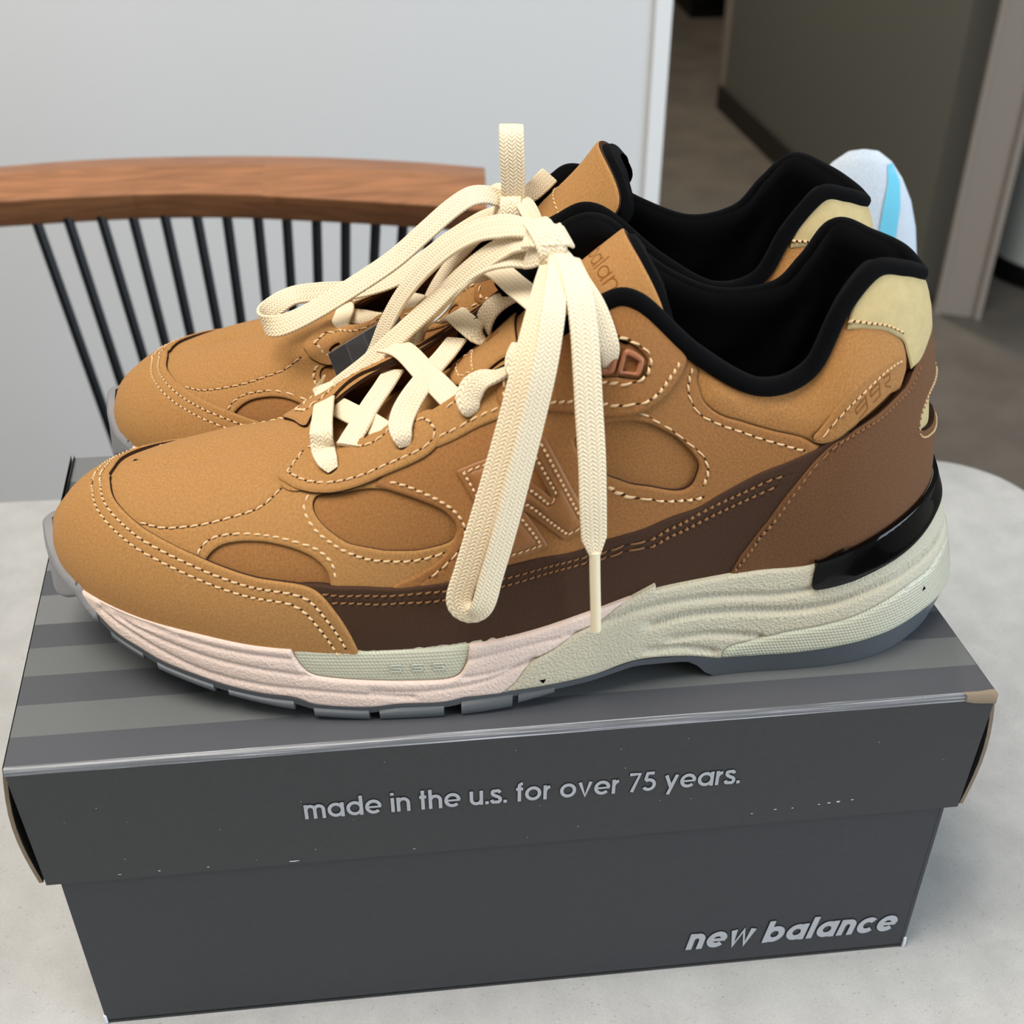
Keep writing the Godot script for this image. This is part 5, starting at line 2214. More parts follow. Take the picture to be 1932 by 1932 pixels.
func near_laces(root: Node3D) -> void:
	var up := [[-0.2, 0.9, 0.35]]
	var over := [[-0.3, 0.35, -0.85], [-0.35, 0.9, -0.1], [-0.3, 0.95, 0.2], [-0.3, 0.9, 0.4]]
	lace(root, LC_LN4, up)
	lace(root, LC_LN5, [[-0.3, 0.9, 0.3]])
	lace(root, LC_LN2, [[-0.3, 0.9, 0.2], [-0.3, 0.9, 0.3], [-0.3, 0.85, 0.45], [-0.2, 0.75, 0.65], [-0.1, 0.65, 0.75], [-0.05, 0.6, 0.8], [0, 0.6, 0.8], [0, 0.5, 0.9]], [1, 1, 1, 1, 1, 0.95, 0.8, 0.5])
	lace(root, LC_LN1, [[-0.3, 0.3, -0.9], [-0.4, 0.9, -0.1], [-0.4, 0.9, 0.2], [-0.3, 0.85, 0.45], [-0.2, 0.8, 0.6], [-0.1, 0.75, 0.65], [0, 0.6, 0.8]], [1, 1, 1, 1, 1, 0.85, 0.5])
	lace(root, LC_LN3, over)
	lace(root, LC_LN7, over)
	lace(root, LC_LN8, [[0.1, 0.9, 0.4], [0, 0.85, 0.5], [-0.1, 0.75, 0.65], [-0.2, 0.6, 0.8], [-0.1, 0.5, 0.85], [0, 0.4, 0.9], [0, 0.3, 0.95]], [0.35, 0.5, 0.8, 1, 1, 0.8, 0.45])
	lace(root, LC_LN9, [[-0.6, 0.75, 0.2], [-0.7, 0.6, 0.4], [-0.75, 0.5, 0.5], [-0.7, 0.5, 0.6]])
	lace(root, LC_LN10, over)
	lace(root, LC_LN12, [[0.5, 0.6, 0.6], [0.5, 0.4, 0.75], [0.4, 0.35, 0.85], [0.2, 0.4, 0.9], [0.1, 0.4, 0.9], [0, 0.4, 0.9]], [0.8, 0.9, 0.95, 0.9, 0.8, 0.55])
	lace(root, LC_LN13, [[-0.3, 0.6, 0.7]], [0.7, 0.9, 1, 0.9, 0.7])
	# the bow: two loops and two ends
	lace(root, LC_LOOPC2, [[-0.2, 0.9, 0.4], [-0.3, 0.85, 0.4], [-0.5, 0.7, 0.5], [-0.5, 0.6, 0.6], [-0.5, 0.5, 0.6]], [0.7, 0.85, 1, 1, 1], 0.0079, "bow_end")
	var f := [-0.45, 0.72, 0.52]
	var g := [0.45, -0.72, -0.52]
	lace(root, LC_LOOPC, [[-0.2, 0.9, 0.4], [-0.3, 0.85, 0.4], f, f, f, f, f, [-0.6, 0.55, 0.5], [-0.8, 0.3, 0.45], [-0.75, -0.6, 0.1], [-0.6, -0.75, -0.2], [-0.3, -0.85, -0.4], [0.2, -0.8, -0.55], g, g, g, g, g, [0.3, -0.8, -0.5], [0.2, -0.8, -0.55], [0.1, -0.8, -0.6]], [0.6, 0.8, 1, 1, 1, 1, 1, 1, 1, 1, 1, 1, 1, 1, 1, 1, 1, 1, 0.95, 0.8, 0.6], 0.0082, "bow_loop")
	lace(root, LC_LOOPA1, [[-0.4, 0.6, 0.7], [-0.45, 0.5, 0.75], [-0.5, 0.35, 0.8], [-0.5, 0.25, 0.85], [-0.45, 0.2, 0.88], [-0.4, 0.15, 0.9], [-0.35, 0.1, 0.93], [-0.25, 0.0, 0.97], [-0.15, -0.1, 0.98], [-0.05, -0.2, 0.97], [0.05, -0.2, 0.97], [0.2, -0.1, 0.96], [0.3, 0.05, 0.95], [0.32, 0.12, 0.94], [0.32, 0.15, 0.93], [0.3, 0.2, 0.93], [0.3, 0.25, 0.92], [0.25, 0.4, 0.88], [0.2, 0.5, 0.84], [0.15, 0.6, 0.8]], [0.55, 0.8, 0.95, 1, 1, 1, 1, 1, 1, 1, 1, 1, 1, 1, 1, 1, 1, 0.95, 0.8, 0.55], 0.0080, "bow_loop")
	lace(root, LC_STRANDB, [[0.3, 0.7, 0.6], [0.3, 0.65, 0.7], [0.25, 0.5, 0.83], [0.2, 0.35, 0.9], [0.12, 0.25, 0.95], [0.1, 0.2, 0.97], [0.1, 0.15, 0.98], [0.1, 0.1, 0.98], [0.1, 0.1, 0.98], [0.1, 0.1, 0.98]], [0.7, 0.9, 1, 1, 1, 1, 1, 1, 0.95, 0.42], 0.0084, "bow_end")
	var tip := Buf.new()
	tube(tip, spline3(v3(LC_AGLET), 0.004), 0.0017, 12)
	obj("lace_tip", [[tip, M.lace_tip]], root)
	var c := Vector3(0.1672, 0.1461, 0.010)
	knot(root, c, [
		[[[-0.0055, -0.0050, -0.004], [-0.0045, -0.002, 0.002], [-0.001, 0.001, 0.0048], [0.003, 0.0025, 0.002], [0.005, 0.001, -0.004]], [[-0.7, 0.4, 0.4], [-0.5, 0.5, 0.7], [0, 0.6, 0.8], [0.6, 0.6, 0.4], [0.9, 0.2, 0]]],
		[[[-0.003, 0.0055, -0.005], [-0.002, 0.0058, 0.001], [0.0, 0.002, 0.0055], [0.001, -0.003, 0.0052], [0.001, -0.0055, 0.000]], [[-0.2, 0.9, -0.3], [-0.2, 0.9, 0.4], [0, 0.6, 0.8], [0.1, 0.1, 0.98], [0, -0.8, 0.4]]],
		[[[-0.006, 0.002, -0.002], [-0.002, 0.0042, 0.0028], [0.003, 0.004, 0.0022], [0.0065, 0.001, -0.003]], [[-0.6, 0.6, 0.3], [-0.1, 0.8, 0.6], [0.4, 0.8, 0.4], [0.8, 0.5, 0]]]])

func far_laces(root: Node3D) -> void:
	lace(root, LC_F_FX1, [[-0.2, 0.9, 0.35]])
	lace(root, LC_F_FX2, [[-0.2, 0.9, 0.35]])
	lace(root, LC_F_FE1, [[-0.2, 0.5, -0.6], [-0.2, 0.9, 0.2], [-0.2, 0.8, 0.5], [-0.1, 0.6, 0.75], [0, 0.5, 0.85]], [1, 1, 1, 0.85, 0.5])
	lace(root, LC_F_FE2, [[-0.3, 0.8, 0.3], [-0.3, 0.8, 0.5], [-0.2, 0.6, 0.75], [0, 0.5, 0.85]], [1, 1, 0.85, 0.5])
	lace(root, LC_F_FE3, [[-0.3, 0.8, 0.3], [-0.3, 0.8, 0.5], [-0.2, 0.6, 0.75], [0, 0.5, 0.85]], [1, 1, 0.85, 0.5])
	lace(root, LC_F_STRANDE, [[-0.4, 0.7, 0.5]], [0.7, 0.9, 1, 1, 1, 1, 1], 0.0079, "bow_end")
	lace(root, LC_F_RIGHTE, [[0.2, 0.6, 0.75]], [0.7, 0.9, 1, 1], 0.0076, "bow_end")
	lace(root, LC_F_LEFTF, [[-0.2, 0.8, 0.55]], [0.7, 0.9, 1, 1], 0.0076, "bow_end")
	lace(root, LC_F_STRANDD, [[0.3, 0.6, 0.7], [0.3, 0.6, 0.7], [0.35, 0.7, 0.6], [0.3, 0.75, 0.55], [0.2, 0.8, 0.5]], [0.7, 0.9, 1, 1, 0.9], 0.0079, "bow_end")
	var f := [-0.25, 0.70, 0.66]
	var g := [0.25, -0.70, -0.66]
	lace(root, LC_F_LOOPL, [[-0.2, 0.8, 0.55], f, f, f, f, f, f, f, [-0.5, 0.45, 0.72], [-0.85, 0.1, 0.5], [-0.95, -0.25, -0.1], [-0.5, -0.6, -0.6], g, g, g, g, g, g, g, g], [0.6, 0.9, 1, 1, 1, 1, 1, 1, 1, 1, 1, 1, 1, 1, 1, 1, 1, 1, 0.85, 0.6], 0.0082, "bow_loop")
	lace(root, LC_F_VERT, [[0.1, 0.3, 0.95], [0.1, 0.25, 0.97], [0.1, 0.22, 0.97], [0.1, 0.25, 0.96], [0.05, 0.5, 0.85], [0, 1, 0], [0, 0.3, -0.95], [0, -0.1, -1], [0, -0.1, -1], [0, -0.2, -0.95]], [0.75, 1, 1, 1, 1, 1, 1, 1, 0.95, 0.7], 0.0088, "bow_loop")
	var c := Vector3(0.1612, 0.1222, 0.0075)
	knot(root, c, [
		[[[-0.006, 0.000, -0.004], [-0.004, 0.002, 0.002], [0.0, 0.0025, 0.0045], [0.004, 0.001, 0.002], [0.006, -0.001, -0.004]], [[-0.8, 0.3, 0.4], [-0.5, 0.5, 0.7], [0, 0.4, 0.9], [0.5, 0.5, 0.7], [0.9, 0.2, 0.2]]],
		[[[0.0, 0.006, -0.004], [0.0, 0.006, 0.002], [0.0, 0.001, 0.0055], [0.0, -0.005, 0.004], [0.0, -0.008, -0.002]], [[0, 0.9, -0.3], [0, 0.9, 0.4], [0, 0.5, 0.85], [0, -0.1, 0.98], [0, -0.8, 0.4]]]])

# ------------------------------------------------------------------ the tag tied to the laces
func make_hang_tag() -> void:
	var root := thing("hang_tag", "small striped dark grey tag hanging between the two shoes under the laces", "tag")
	root.position = Vector3(0.1067, 0.2188, -0.121)
	# the card: its long edge runs up to the right, its face looks to the viewer
	var ex := Vector3(0.0169, 0.0085, -0.003).normalized()
	var ey := Vector3(0.0050, -0.0165, 0.004).normalized()
	var nn := ey.cross(ex).normalized()
	if nn.z < 0:
		nn = -nn
	var w := 0.030
	var h := 0.042
	var b := Buf.new()
	card(b, Vector3.ZERO, ex * w, ey * h, nn * 0.0006)
	obj("tag_card", [[b, M.tag_0]], root)
	for k in 4:
		var s := Buf.new()
		card(s, ex * (w * k * 0.25 + 0.0002) + nn * 0.0004, ex * (w * 0.25 - 0.0004), ey * h * 0.99, nn * 0.0002)
		obj("tag_stripe", [[s, M["tag_%d" % k]]], root)
	var wc := Buf.new()
	var o := Vector3(0.0414, 0.0081, -0.0160)
	card(wc, o, Vector3(0.0091, -0.0029, -0.002), Vector3(-0.0142, -0.0141, 0.003), Vector3(0, 0.0001, 0.0004))
	obj("back_card", [[wc, M.tag_white]], root)
	var st := Buf.new()
	tube(st, spline3(PackedVector3Array([Vector3(0.030, 0.006, -0.002), Vector3(0.040, 0.011, -0.001), Vector3(0.047, 0.020, 0.000), Vector3(0.049, 0.030, 0.002)]), 0.002), 0.0005, 8)
	obj("plastic_string", [[st, M.white_plastic]], root)

func card(b: Buf, o: Vector3, x: Vector3, y: Vector3, t: Vector3) -> void:
	var c := [o, o + x, o + x + y, o + y]
	b.flat_quad(c[0] + t, c[3] + t, c[2] + t, c[1] + t)
	b.flat_quad(c[0] - t, c[1] - t, c[2] - t, c[3] - t)
	for k in 4:
		var k2 := (k + 1) % 4
		b.flat_quad(c[k] - t, c[k] + t, c[k2] + t, c[k2] - t)


# ------------------------------------------------------------------ measured outlines, in the shoe's own pattern coordinates
const CAP_EDGE := [[0.0, 0.786], [0.0, 0.733], [0.011, 0.672], [0.083, 0.593], [0.124, 0.534], [0.165, 0.472], [0.198, 0.425], [0.229, 0.379], [0.256, 0.341], [0.287, 0.307], [0.312, 0.295], [0.328, 0.285], [0.343, 0.251], [0.357, 0.17], [0.368, 0.081], [0.375, -0.002]]
const VAMP_SEAM := [[0.157, 0.492], [0.183, 0.484], [0.204, 0.495], [0.231, 0.522], [0.256, 0.56], [0.278, 0.603], [0.293, 0.697]]
const TEAR := [[0.241, 0.351], [0.242, 0.372], [0.246, 0.404], [0.253, 0.432], [0.265, 0.448], [0.28, 0.454], [0.3, 0.448], [0.321, 0.426], [0.339, 0.38], [0.349, 0.326], [0.352, 0.279], [0.352, 0.249]]
const TEAR_STITCH := [[0.233, 0.372], [0.234, 0.407], [0.238, 0.44], [0.245, 0.464], [0.263, 0.481], [0.28, 0.482], [0.307, 0.47], [0.331, 0.441], [0.345, 0.401], [0.354, 0.347], [0.357, 0.277]]
const OVAL := [[0.327, 0.636], [0.331, 0.583], [0.34, 0.53], [0.353, 0.474], [0.369, 0.423], [0.394, 0.385], [0.413, 0.369], [0.436, 0.36], [0.455, 0.365], [0.459, 0.401], [0.455, 0.44], [0.443, 0.499], [0.422, 0.564], [0.4, 0.62], [0.38, 0.649], [0.355, 0.661], [0.33, 0.667]]
const OVAL_STITCH := [[0.322, 0.672], [0.32, 0.618], [0.325, 0.567], [0.335, 0.508], [0.349, 0.45], [0.365, 0.397], [0.384, 0.356], [0.407, 0.335], [0.43, 0.327], [0.45, 0.331]]
const QUARTER_FRONT := [[0.384, 0.654], [0.4, 0.62], [0.422, 0.564], [0.443, 0.499], [0.456, 0.439], [0.459, 0.401], [0.457, 0.362], [0.446, 0.314], [0.431, 0.284], [0.409, 0.254], [0.401, 0.233]]
const QUARTER_STITCH := [[0.399, 0.658], [0.417, 0.615], [0.437, 0.55], [0.454, 0.482], [0.464, 0.421], [0.466, 0.38], [0.462, 0.333], [0.452, 0.298], [0.441, 0.269], [0.428, 0.242]]
const EYE1 := [[0.285, 0.74], [0.286, 0.785], [0.289, 0.85], [0.291, 0.919], [0.297, 0.957], [0.314, 0.956], [0.33, 0.967], [0.345, 1], [0.356, 0.977], [0.371, 0.934], [0.38, 0.939], [0.389, 0.992], [0.405, 1], [0.419, 1], [0.429, 1], [0.44, 0.943], [0.448, 0.857], [0.448, 0.806], [0.443, 0.763], [0.433, 0.733], [0.417, 0.715], [0.397, 0.695], [0.378, 0.671], [0.359, 0.662], [0.336, 0.669], [0.312, 0.685], [0.297, 0.708]]
const EYE2_LOW := [[0.442, 0.75], [0.459, 0.745], [0.476, 0.75], [0.489, 0.751], [0.504, 0.748], [0.513, 0.74]]
const ANKLE := [[0.541, 0.944], [0.53, 0.966], [0.515, 0.993], [0.506, 0.983], [0.499, 0.945], [0.495, 0.903], [0.494, 0.85], [0.496, 0.811], [0.503, 0.772], [0.518, 0.734], [0.535, 0.698], [0.559, 0.632], [0.58, 0.591], [0.602, 0.576], [0.615, 0.587], [0.632, 0.651], [0.648, 0.779], [0.658, 0.91], [0.659, 0.943], [0.657, 0.951]]
const ANKLE_STITCH := [[0.509, 0.957], [0.503, 0.926], [0.501, 0.883], [0.501, 0.839], [0.506, 0.801], [0.521, 0.761], [0.536, 0.728], [0.558, 0.676], [0.579, 0.634], [0.598, 0.612], [0.616, 0.619], [0.628, 0.66], [0.642, 0.773], [0.651, 0.874], [0.654, 0.93]]
const EYELET_STITCH := [[0.568, 0.917], [0.582, 0.879], [0.595, 0.851], [0.613, 0.826], [0.622, 0.815], [0.626, 0.796], [0.625, 0.765], [0.621, 0.72], [0.613, 0.691], [0.6, 0.68], [0.588, 0.693], [0.569, 0.724]]
const SQ1O := [[0.573, 0.863], [0.589, 0.838], [0.594, 0.821], [0.595, 0.804], [0.589, 0.731], [0.585, 0.727], [0.574, 0.746]]
const SQ1I := [[0.572, 0.85], [0.588, 0.819], [0.583, 0.747], [0.572, 0.763]]
const SQ2O := [[0.6, 0.797], [0.604, 0.803], [0.618, 0.783], [0.62, 0.771], [0.615, 0.714], [0.611, 0.706], [0.593, 0.719], [0.592, 0.733]]
const SQ2I := [[0.603, 0.78], [0.615, 0.761], [0.611, 0.719], [0.597, 0.725]]
const OVAL2 := [[0.554, 0.557], [0.564, 0.569], [0.58, 0.568], [0.598, 0.557], [0.615, 0.55], [0.632, 0.545], [0.647, 0.541], [0.658, 0.513], [0.663, 0.478], [0.661, 0.426], [0.656, 0.378], [0.646, 0.346], [0.631, 0.337], [0.612, 0.346], [0.592, 0.38], [0.576, 0.424], [0.561, 0.485]]
const OVAL2_STITCH := [[0.613, 0.58], [0.627, 0.566], [0.641, 0.561], [0.654, 0.547], [0.665, 0.527], [0.67, 0.48], [0.669, 0.431], [0.663, 0.37]]
const OVAL2_STITCH_LOW := [[0.584, 0.369], [0.596, 0.332], [0.612, 0.307], [0.631, 0.298], [0.653, 0.32], [0.668, 0.35]]
const COLLAR := [[0.669, 0.922], [0.667, 0.872], [0.668, 0.818], [0.671, 0.768], [0.682, 0.748], [0.701, 0.766], [0.722, 0.75], [0.75, 0.676], [0.784, 0.531]]
const COLLAR_STITCH := [[0.664, 0.914], [0.66, 0.841], [0.658, 0.763], [0.665, 0.702], [0.68, 0.698], [0.702, 0.709], [0.728, 0.675], [0.756, 0.593]]
const MUD_TOP := [[0.327, 0.285], [0.343, 0.283], [0.359, 0.267], [0.394, 0.247], [0.426, 0.236], [0.455, 0.232], [0.504, 0.238], [0.531, 0.23], [0.562, 0.206], [0.583, 0.209], [0.612, 0.208], [0.649, 0.272], [0.685, 0.399], [0.721, 0.543], [0.762, 0.586]]
const HEEL_FRONT := [[0.687, -0.001], [0.698, 0.09], [0.714, 0.225], [0.732, 0.375], [0.751, 0.494], [0.771, 0.549], [0.798, 0.511], [0.835, 0.483], [0.87, 0.5], [0.898, 0.588], [0.933, 0.671], [1, 0.769]]
const HEEL_STITCH := [[0.693, 0.009], [0.706, 0.11], [0.716, 0.201], [0.742, 0.403], [0.769, 0.526], [0.801, 0.497], [0.837, 0.463], [0.873, 0.483], [0.902, 0.566]]
const PATCH := [[0.76, 0.654], [0.773, 0.678], [0.788, 0.681], [0.807, 0.67], [0.831, 0.656], [0.854, 0.636], [0.87, 0.636], [0.874, 0.606], [0.87, 0.551], [0.85, 0.518], [0.832, 0.514], [0.811, 0.52], [0.793, 0.531], [0.779, 0.561]]
const PATCH_STITCH := [[0.769, 0.627], [0.782, 0.632], [0.797, 0.622], [0.813, 0.615], [0.832, 0.613], [0.853, 0.609], [0.87, 0.606]]
const TAB_STITCH := [[0.813, 0.937], [0.825, 0.879], [0.839, 0.821], [0.861, 0.751], [0.879, 0.701]]
const LETTER := [[0.458, 0.614], [0.492, 0.615], [0.537, 0.407], [0.512, 0.622], [0.531, 0.621], [0.574, 0.263], [0.548, 0.257], [0.514, 0.404], [0.535, 0.258], [0.497, 0.256]]
const MID_BOTTOM := [[0.0, 0.031], [0.06, 0.032], [0.1081, 0.0357], [0.1163, 0.0316], [0.1382, 0.0275], [0.1565, 0.0239], [0.1861, 0.0203], [0.2047, 0.0177], [0.2389, 0.0148], [0.2633, 0.0127], [0.2921, 0.0111], [0.3176, 0.0102], [0.335, 0.0076], [0.3803, 0.0066], [0.4063, 0.0076], [0.4439, 0.0074], [0.462, 0.0088], [0.4981, 0.0093], [0.5437, 0.0097], [0.5728, 0.0106], [0.6111, 0.0137], [0.6533, 0.012], [0.6851, 0.0089], [0.7127, 0.0085], [0.755, 0.0088], [0.8004, 0.01], [0.8464, 0.0115], [0.888, 0.0125], [0.94, 0.013], [1, 0.013]]
const WINDOW := [[0.3168, 0.031], [0.3183, 0.0294], [0.3207, 0.0258], [0.3263, 0.0218], [0.3323, 0.0193], [0.3434, 0.0181], [0.3753, 0.0169], [0.4236, 0.016], [0.4496, 0.0161], [0.4595, 0.0178], [0.4655, 0.0221], [0.4702, 0.0293]]
const DIAG := [[0.626, 0.0422], [0.598, 0.0369], [0.5798, 0.0319], [0.5572, 0.028], [0.5378, 0.0233], [0.5186, 0.0194], [0.5049, 0.0124], [0.4935, 0.0088]]
const GEL := [[0.6875, 0.009], [0.6883, 0.012], [0.6928, 0.0136], [0.7111, 0.0151], [0.7315, 0.0168], [0.7459, 0.018], [0.7743, 0.0192], [0.8147, 0.0219], [0.8428, 0.0248], [0.8752, 0.0275], [0.9031, 0.028], [0.9252, 0.0301], [0.9451, 0.0315]]
const CLIP := [[0.7677, 0.0452], [0.7649, 0.0357], [0.7687, 0.0343], [0.8041, 0.0361], [0.8277, 0.0383], [0.8534, 0.0405], [0.8745, 0.0423], [0.8967, 0.0443], [0.9228, 0.0468], [0.9455, 0.0479]]
const GROOVE1 := [[0.1294, 0.0362], [0.1644, 0.0323], [0.2048, 0.0306], [0.239, 0.0284], [0.2715, 0.0268], [0.3167, 0.0254]]
const GROOVE2 := [[0.1428, 0.0327], [0.1848, 0.0285], [0.2212, 0.0255], [0.2544, 0.0229], [0.2863, 0.0212], [0.3324, 0.019]]
const GROOVE3 := [[0.1397, 0.0311], [0.1797, 0.0258], [0.2113, 0.0215], [0.2447, 0.0176], [0.285, 0.0151], [0.3297, 0.0135], [0.3811, 0.0118], [0.4185, 0.0104]]
const GROOVE3B := [[0.3828, 0.0132], [0.4231, 0.0124], [0.4558, 0.0133], [0.4886, 0.0157], [0.5052, 0.0186], [0.522, 0.021]]
const GROOVE4 := [[0.4673, 0.0235], [0.5057, 0.026], [0.5557, 0.0285], [0.5691, 0.0294]]
const GROOVE5 := [[0.4627, 0.0169], [0.4887, 0.018], [0.5219, 0.0206], [0.5387, 0.0226]]
const BEIGE1 := [[0.5761, 0.0313], [0.5945, 0.0325], [0.6128, 0.0341], [0.6503, 0.0349], [0.688, 0.0343], [0.7274, 0.033], [0.7653, 0.034]]
const BEIGE2 := [[0.6226, 0.0274], [0.651, 0.0288], [0.689, 0.0282], [0.7394, 0.0267], [0.7833, 0.0276], [0.8291, 0.0312], [0.8684, 0.0336], [0.9034, 0.0349], [0.9416, 0.0366]]
const BEIGE3 := [[0.6198, 0.0172], [0.6527, 0.0158], [0.6786, 0.0126]]
const BEIGE4 := [[0.6424, 0.0202], [0.6715, 0.0201], [0.7211, 0.0166]]
const LUGS := [[0.15, 0.186, 0.0205, 0.016], [0.2, 0.25, 0.0135, 0.009], [0.2625, 0.317, 0.0085, 0.0045], [0.3335, 0.38, 0.0016, 0.0], [0.389, 0.444, 0.0, 0.0], [0.459, 0.503, 0.0, 0.0014], [0.508, 0.54, 0.003, 0.0055]]
const MUD_STITCH_A := [[0.346, 0.243], [0.365, 0.229], [0.394, 0.218], [0.426, 0.211], [0.454, 0.201], [0.494, 0.199], [0.531, 0.195], [0.609, 0.169], [0.638, 0.206], [0.668, 0.295], [0.694, 0.388], [0.722, 0.484], [0.739, 0.505]]
const MUD_STITCH_B := [[0.354, 0.205], [0.388, 0.189], [0.418, 0.182], [0.452, 0.172], [0.492, 0.175], [0.531, 0.175], [0.613, 0.148], [0.64, 0.183], [0.668, 0.257], [0.694, 0.345], [0.72, 0.431], [0.731, 0.452]]
const FEET := [[0.0, -0.012, -0.012, 0.036, 1, 0.0], [0.003, -0.001, -0.023, 0.0355, 1, 0.0], [0.0102, 0.01, -0.0325, 0.034, 1, 0.0], [0.0216, 0.021, -0.04, 0.0335, 1, 0.0], [0.0354, 0.0295, -0.0455, 0.032, 1, 0.0], [0.0522, 0.037, -0.0488, 0.031, 1, 0.0], [0.07, 0.0425, -0.0502, 0.029, 1, 0.0], [0.088, 0.0458, -0.05, 0.028, 0.95, 0.0], [0.106, 0.048, -0.048, 0.0272, 0.85, 0.0], [0.124, 0.049, -0.0455, 0.0275, 0.75, 0.0], [0.142, 0.049, -0.043, 0.0285, 0.65, 0.0], [0.16, 0.0475, -0.0412, 0.031, 0.55, 0.001], [0.178, 0.045, -0.0395, 0.035, 0.45, 0.001], [0.197, 0.042, -0.0375, 0.0395, 0.4, 0.002], [0.216, 0.0395, -0.0365, 0.041, 0.35, 0.002], [0.235, 0.038, -0.035, 0.0422, 0.3, 0.002], [0.252, 0.0375, -0.034, 0.0425, 0.3, 0.003], [0.267, 0.036, -0.0325, 0.047, 0.3, 0.003], [0.281, 0.031, -0.0285, 0.052, 0.3, 0.002], [0.293, 0.022, -0.0205, 0.055, 0.3, 0.0015], [0.301, 0.011, -0.011, 0.056, 0.3, 0.001], [0.304, 0.0, 0.0, 0.0565, 0.3, 0.001]]
const LAT_NEAR := [[0.046, 0.0675, -0.004], [0.05, 0.069, -0.0038], [0.055, 0.0705, -0.0036], [0.061, 0.072, -0.0032], [0.069, 0.074, -0.0028], [0.079, 0.0765, -0.0022], [0.09, 0.079, -0.001], [0.1015, 0.0818, 0.007], [0.1151, 0.0899, 0.0145], [0.1299, 0.0965, 0.017], [0.1449, 0.1071, 0.0185], [0.162, 0.1172, 0.02], [0.181, 0.1302, 0.0215], [0.1917, 0.133, 0.024], [0.2096, 0.117, 0.0275], [0.2301, 0.1053, 0.03], [0.2457, 0.1089, 0.028], [0.2547, 0.1268, 0.0235], [0.2654, 0.1361, 0.0175], [0.2764, 0.1334, 0.0115], [0.2842, 0.1294, 0.0055], [0.2885, 0.1262, 0.0]]
const MED_NEAR := [[0.046, 0.0675, -0.004], [0.05, 0.069, -0.0038], [0.055, 0.0705, -0.0036], [0.061, 0.072, -0.0032], [0.069, 0.074, -0.0028], [0.079, 0.0765, -0.0022], [0.09, 0.079, -0.001], [0.096, 0.083, -0.012], [0.1098, 0.0901, -0.02], [0.1274, 0.0974, -0.023], [0.1436, 0.1068, -0.0245], [0.1596, 0.1182, -0.025], [0.1765, 0.1342, -0.0255], [0.1899, 0.1368, -0.026], [0.2089, 0.1192, -0.028], [0.2303, 0.1079, -0.03], [0.2508, 0.11, -0.028], [0.2589, 0.122, -0.0235], [0.2651, 0.1355, -0.0185], [0.2748, 0.1339, -0.0125], [0.2834, 0.1312, -0.006], [0.2885, 0.1262, 0.0]]
const LAT_FAR := [[0.046, 0.0645, -0.004], [0.05, 0.066, -0.0038], [0.055, 0.0675, -0.0036], [0.061, 0.069, -0.0032], [0.069, 0.071, -0.0028], [0.079, 0.0735, -0.0022], [0.09, 0.076, -0.001], [0.1015, 0.0788, 0.007], [0.1151, 0.0859, 0.0145], [0.1299, 0.0925, 0.017], [0.1449, 0.1031, 0.0185], [0.162, 0.1132, 0.02], [0.1746, 0.1226, 0.0215], [0.185, 0.1265, 0.024], [0.208, 0.113, 0.0275], [0.2294, 0.1051, 0.03], [0.2474, 0.1107, 0.028], [0.2566, 0.1243, 0.0235], [0.2649, 0.1349, 0.0175], [0.2767, 0.1325, 0.0115], [0.2856, 0.1285, 0.0055], [0.2893, 0.1262, 0.0]]
const MED_FAR := [[0.046, 0.0645, -0.004], [0.05, 0.066, -0.0038], [0.055, 0.0675, -0.0036], [0.061, 0.069, -0.0032], [0.069, 0.071, -0.0028], [0.079, 0.0735, -0.0022], [0.09, 0.076, -0.001], [0.0955, 0.0762, -0.012], [0.1095, 0.084, -0.018], [0.127, 0.0905, -0.0215], [0.143, 0.099, -0.0235], [0.1595, 0.1115, -0.0245], [0.1782, 0.1248, -0.0245], [0.1921, 0.1295, -0.025], [0.2143, 0.1137, -0.028], [0.2346, 0.1039, -0.03], [0.2503, 0.1077, -0.028], [0.2593, 0.1236, -0.0235], [0.2698, 0.1346, -0.0175], [0.2789, 0.1326, -0.0115], [0.286, 0.1289, -0.0055], [0.2893, 0.1262, 0.0]]
const LC_LN1 := [[0.0951, 0.0821, -0.03], [0.0964, 0.0811, -0.0265], [0.0965, 0.0848, -0.008], [0.0964, 0.0878, 0.012], [0.0966, 0.0826, 0.0134], [0.0981, 0.0816, 0.0194], [0.0996, 0.0795, 0.0212]]
const LC_LN4 := [[0.0999, 0.0811, -0.016], [0.1041, 0.0831, -0.008], [0.1103, 0.0864, 0.004], [0.1153, 0.0872, 0.012], [0.1177, 0.0869, 0.016]]
const LC_LN5 := [[0.1201, 0.0896, -0.022], [0.1168, 0.0887, -0.014], [0.1122, 0.0879, -0.003], [0.108, 0.0872, 0.009], [0.1043, 0.0849, 0.016]]
const LC_LN2 := [[0.1417, 0.1014, -0.02], [0.1374, 0.0998, -0.013], [0.1319, 0.0992, -0.003], [0.1268, 0.0989, 0.009], [0.1229, 0.0965, 0.0165], [0.1213, 0.0945, 0.0218], [0.1216, 0.0923, 0.0248], [0.1221, 0.0894, 0.0248]]
const LC_LN3 := [[0.1179, 0.0927, -0.03], [0.1206, 0.0957, -0.0275], [0.1245, 0.0976, -0.02], [0.1299, 0.0988, -0.004], [0.134, 0.1, 0.008], [0.138, 0.0997, 0.0175]]
const LC_LN7 := [[0.1397, 0.1021, -0.032], [0.1416, 0.1065, -0.0285], [0.1451, 0.1065, -0.021], [0.1485, 0.1051, -0.0165], [0.1518, 0.1008, -0.0185]]
const LC_LN8 := [[0.1546, 0.1118, 0.0221], [0.151, 0.1109, 0.0234], [0.1468, 0.1101, 0.0235], [0.1437, 0.1078, 0.0238], [0.142, 0.1045, 0.025], [0.1424, 0.1017, 0.0262], [0.143, 0.0996, 0.0251]]
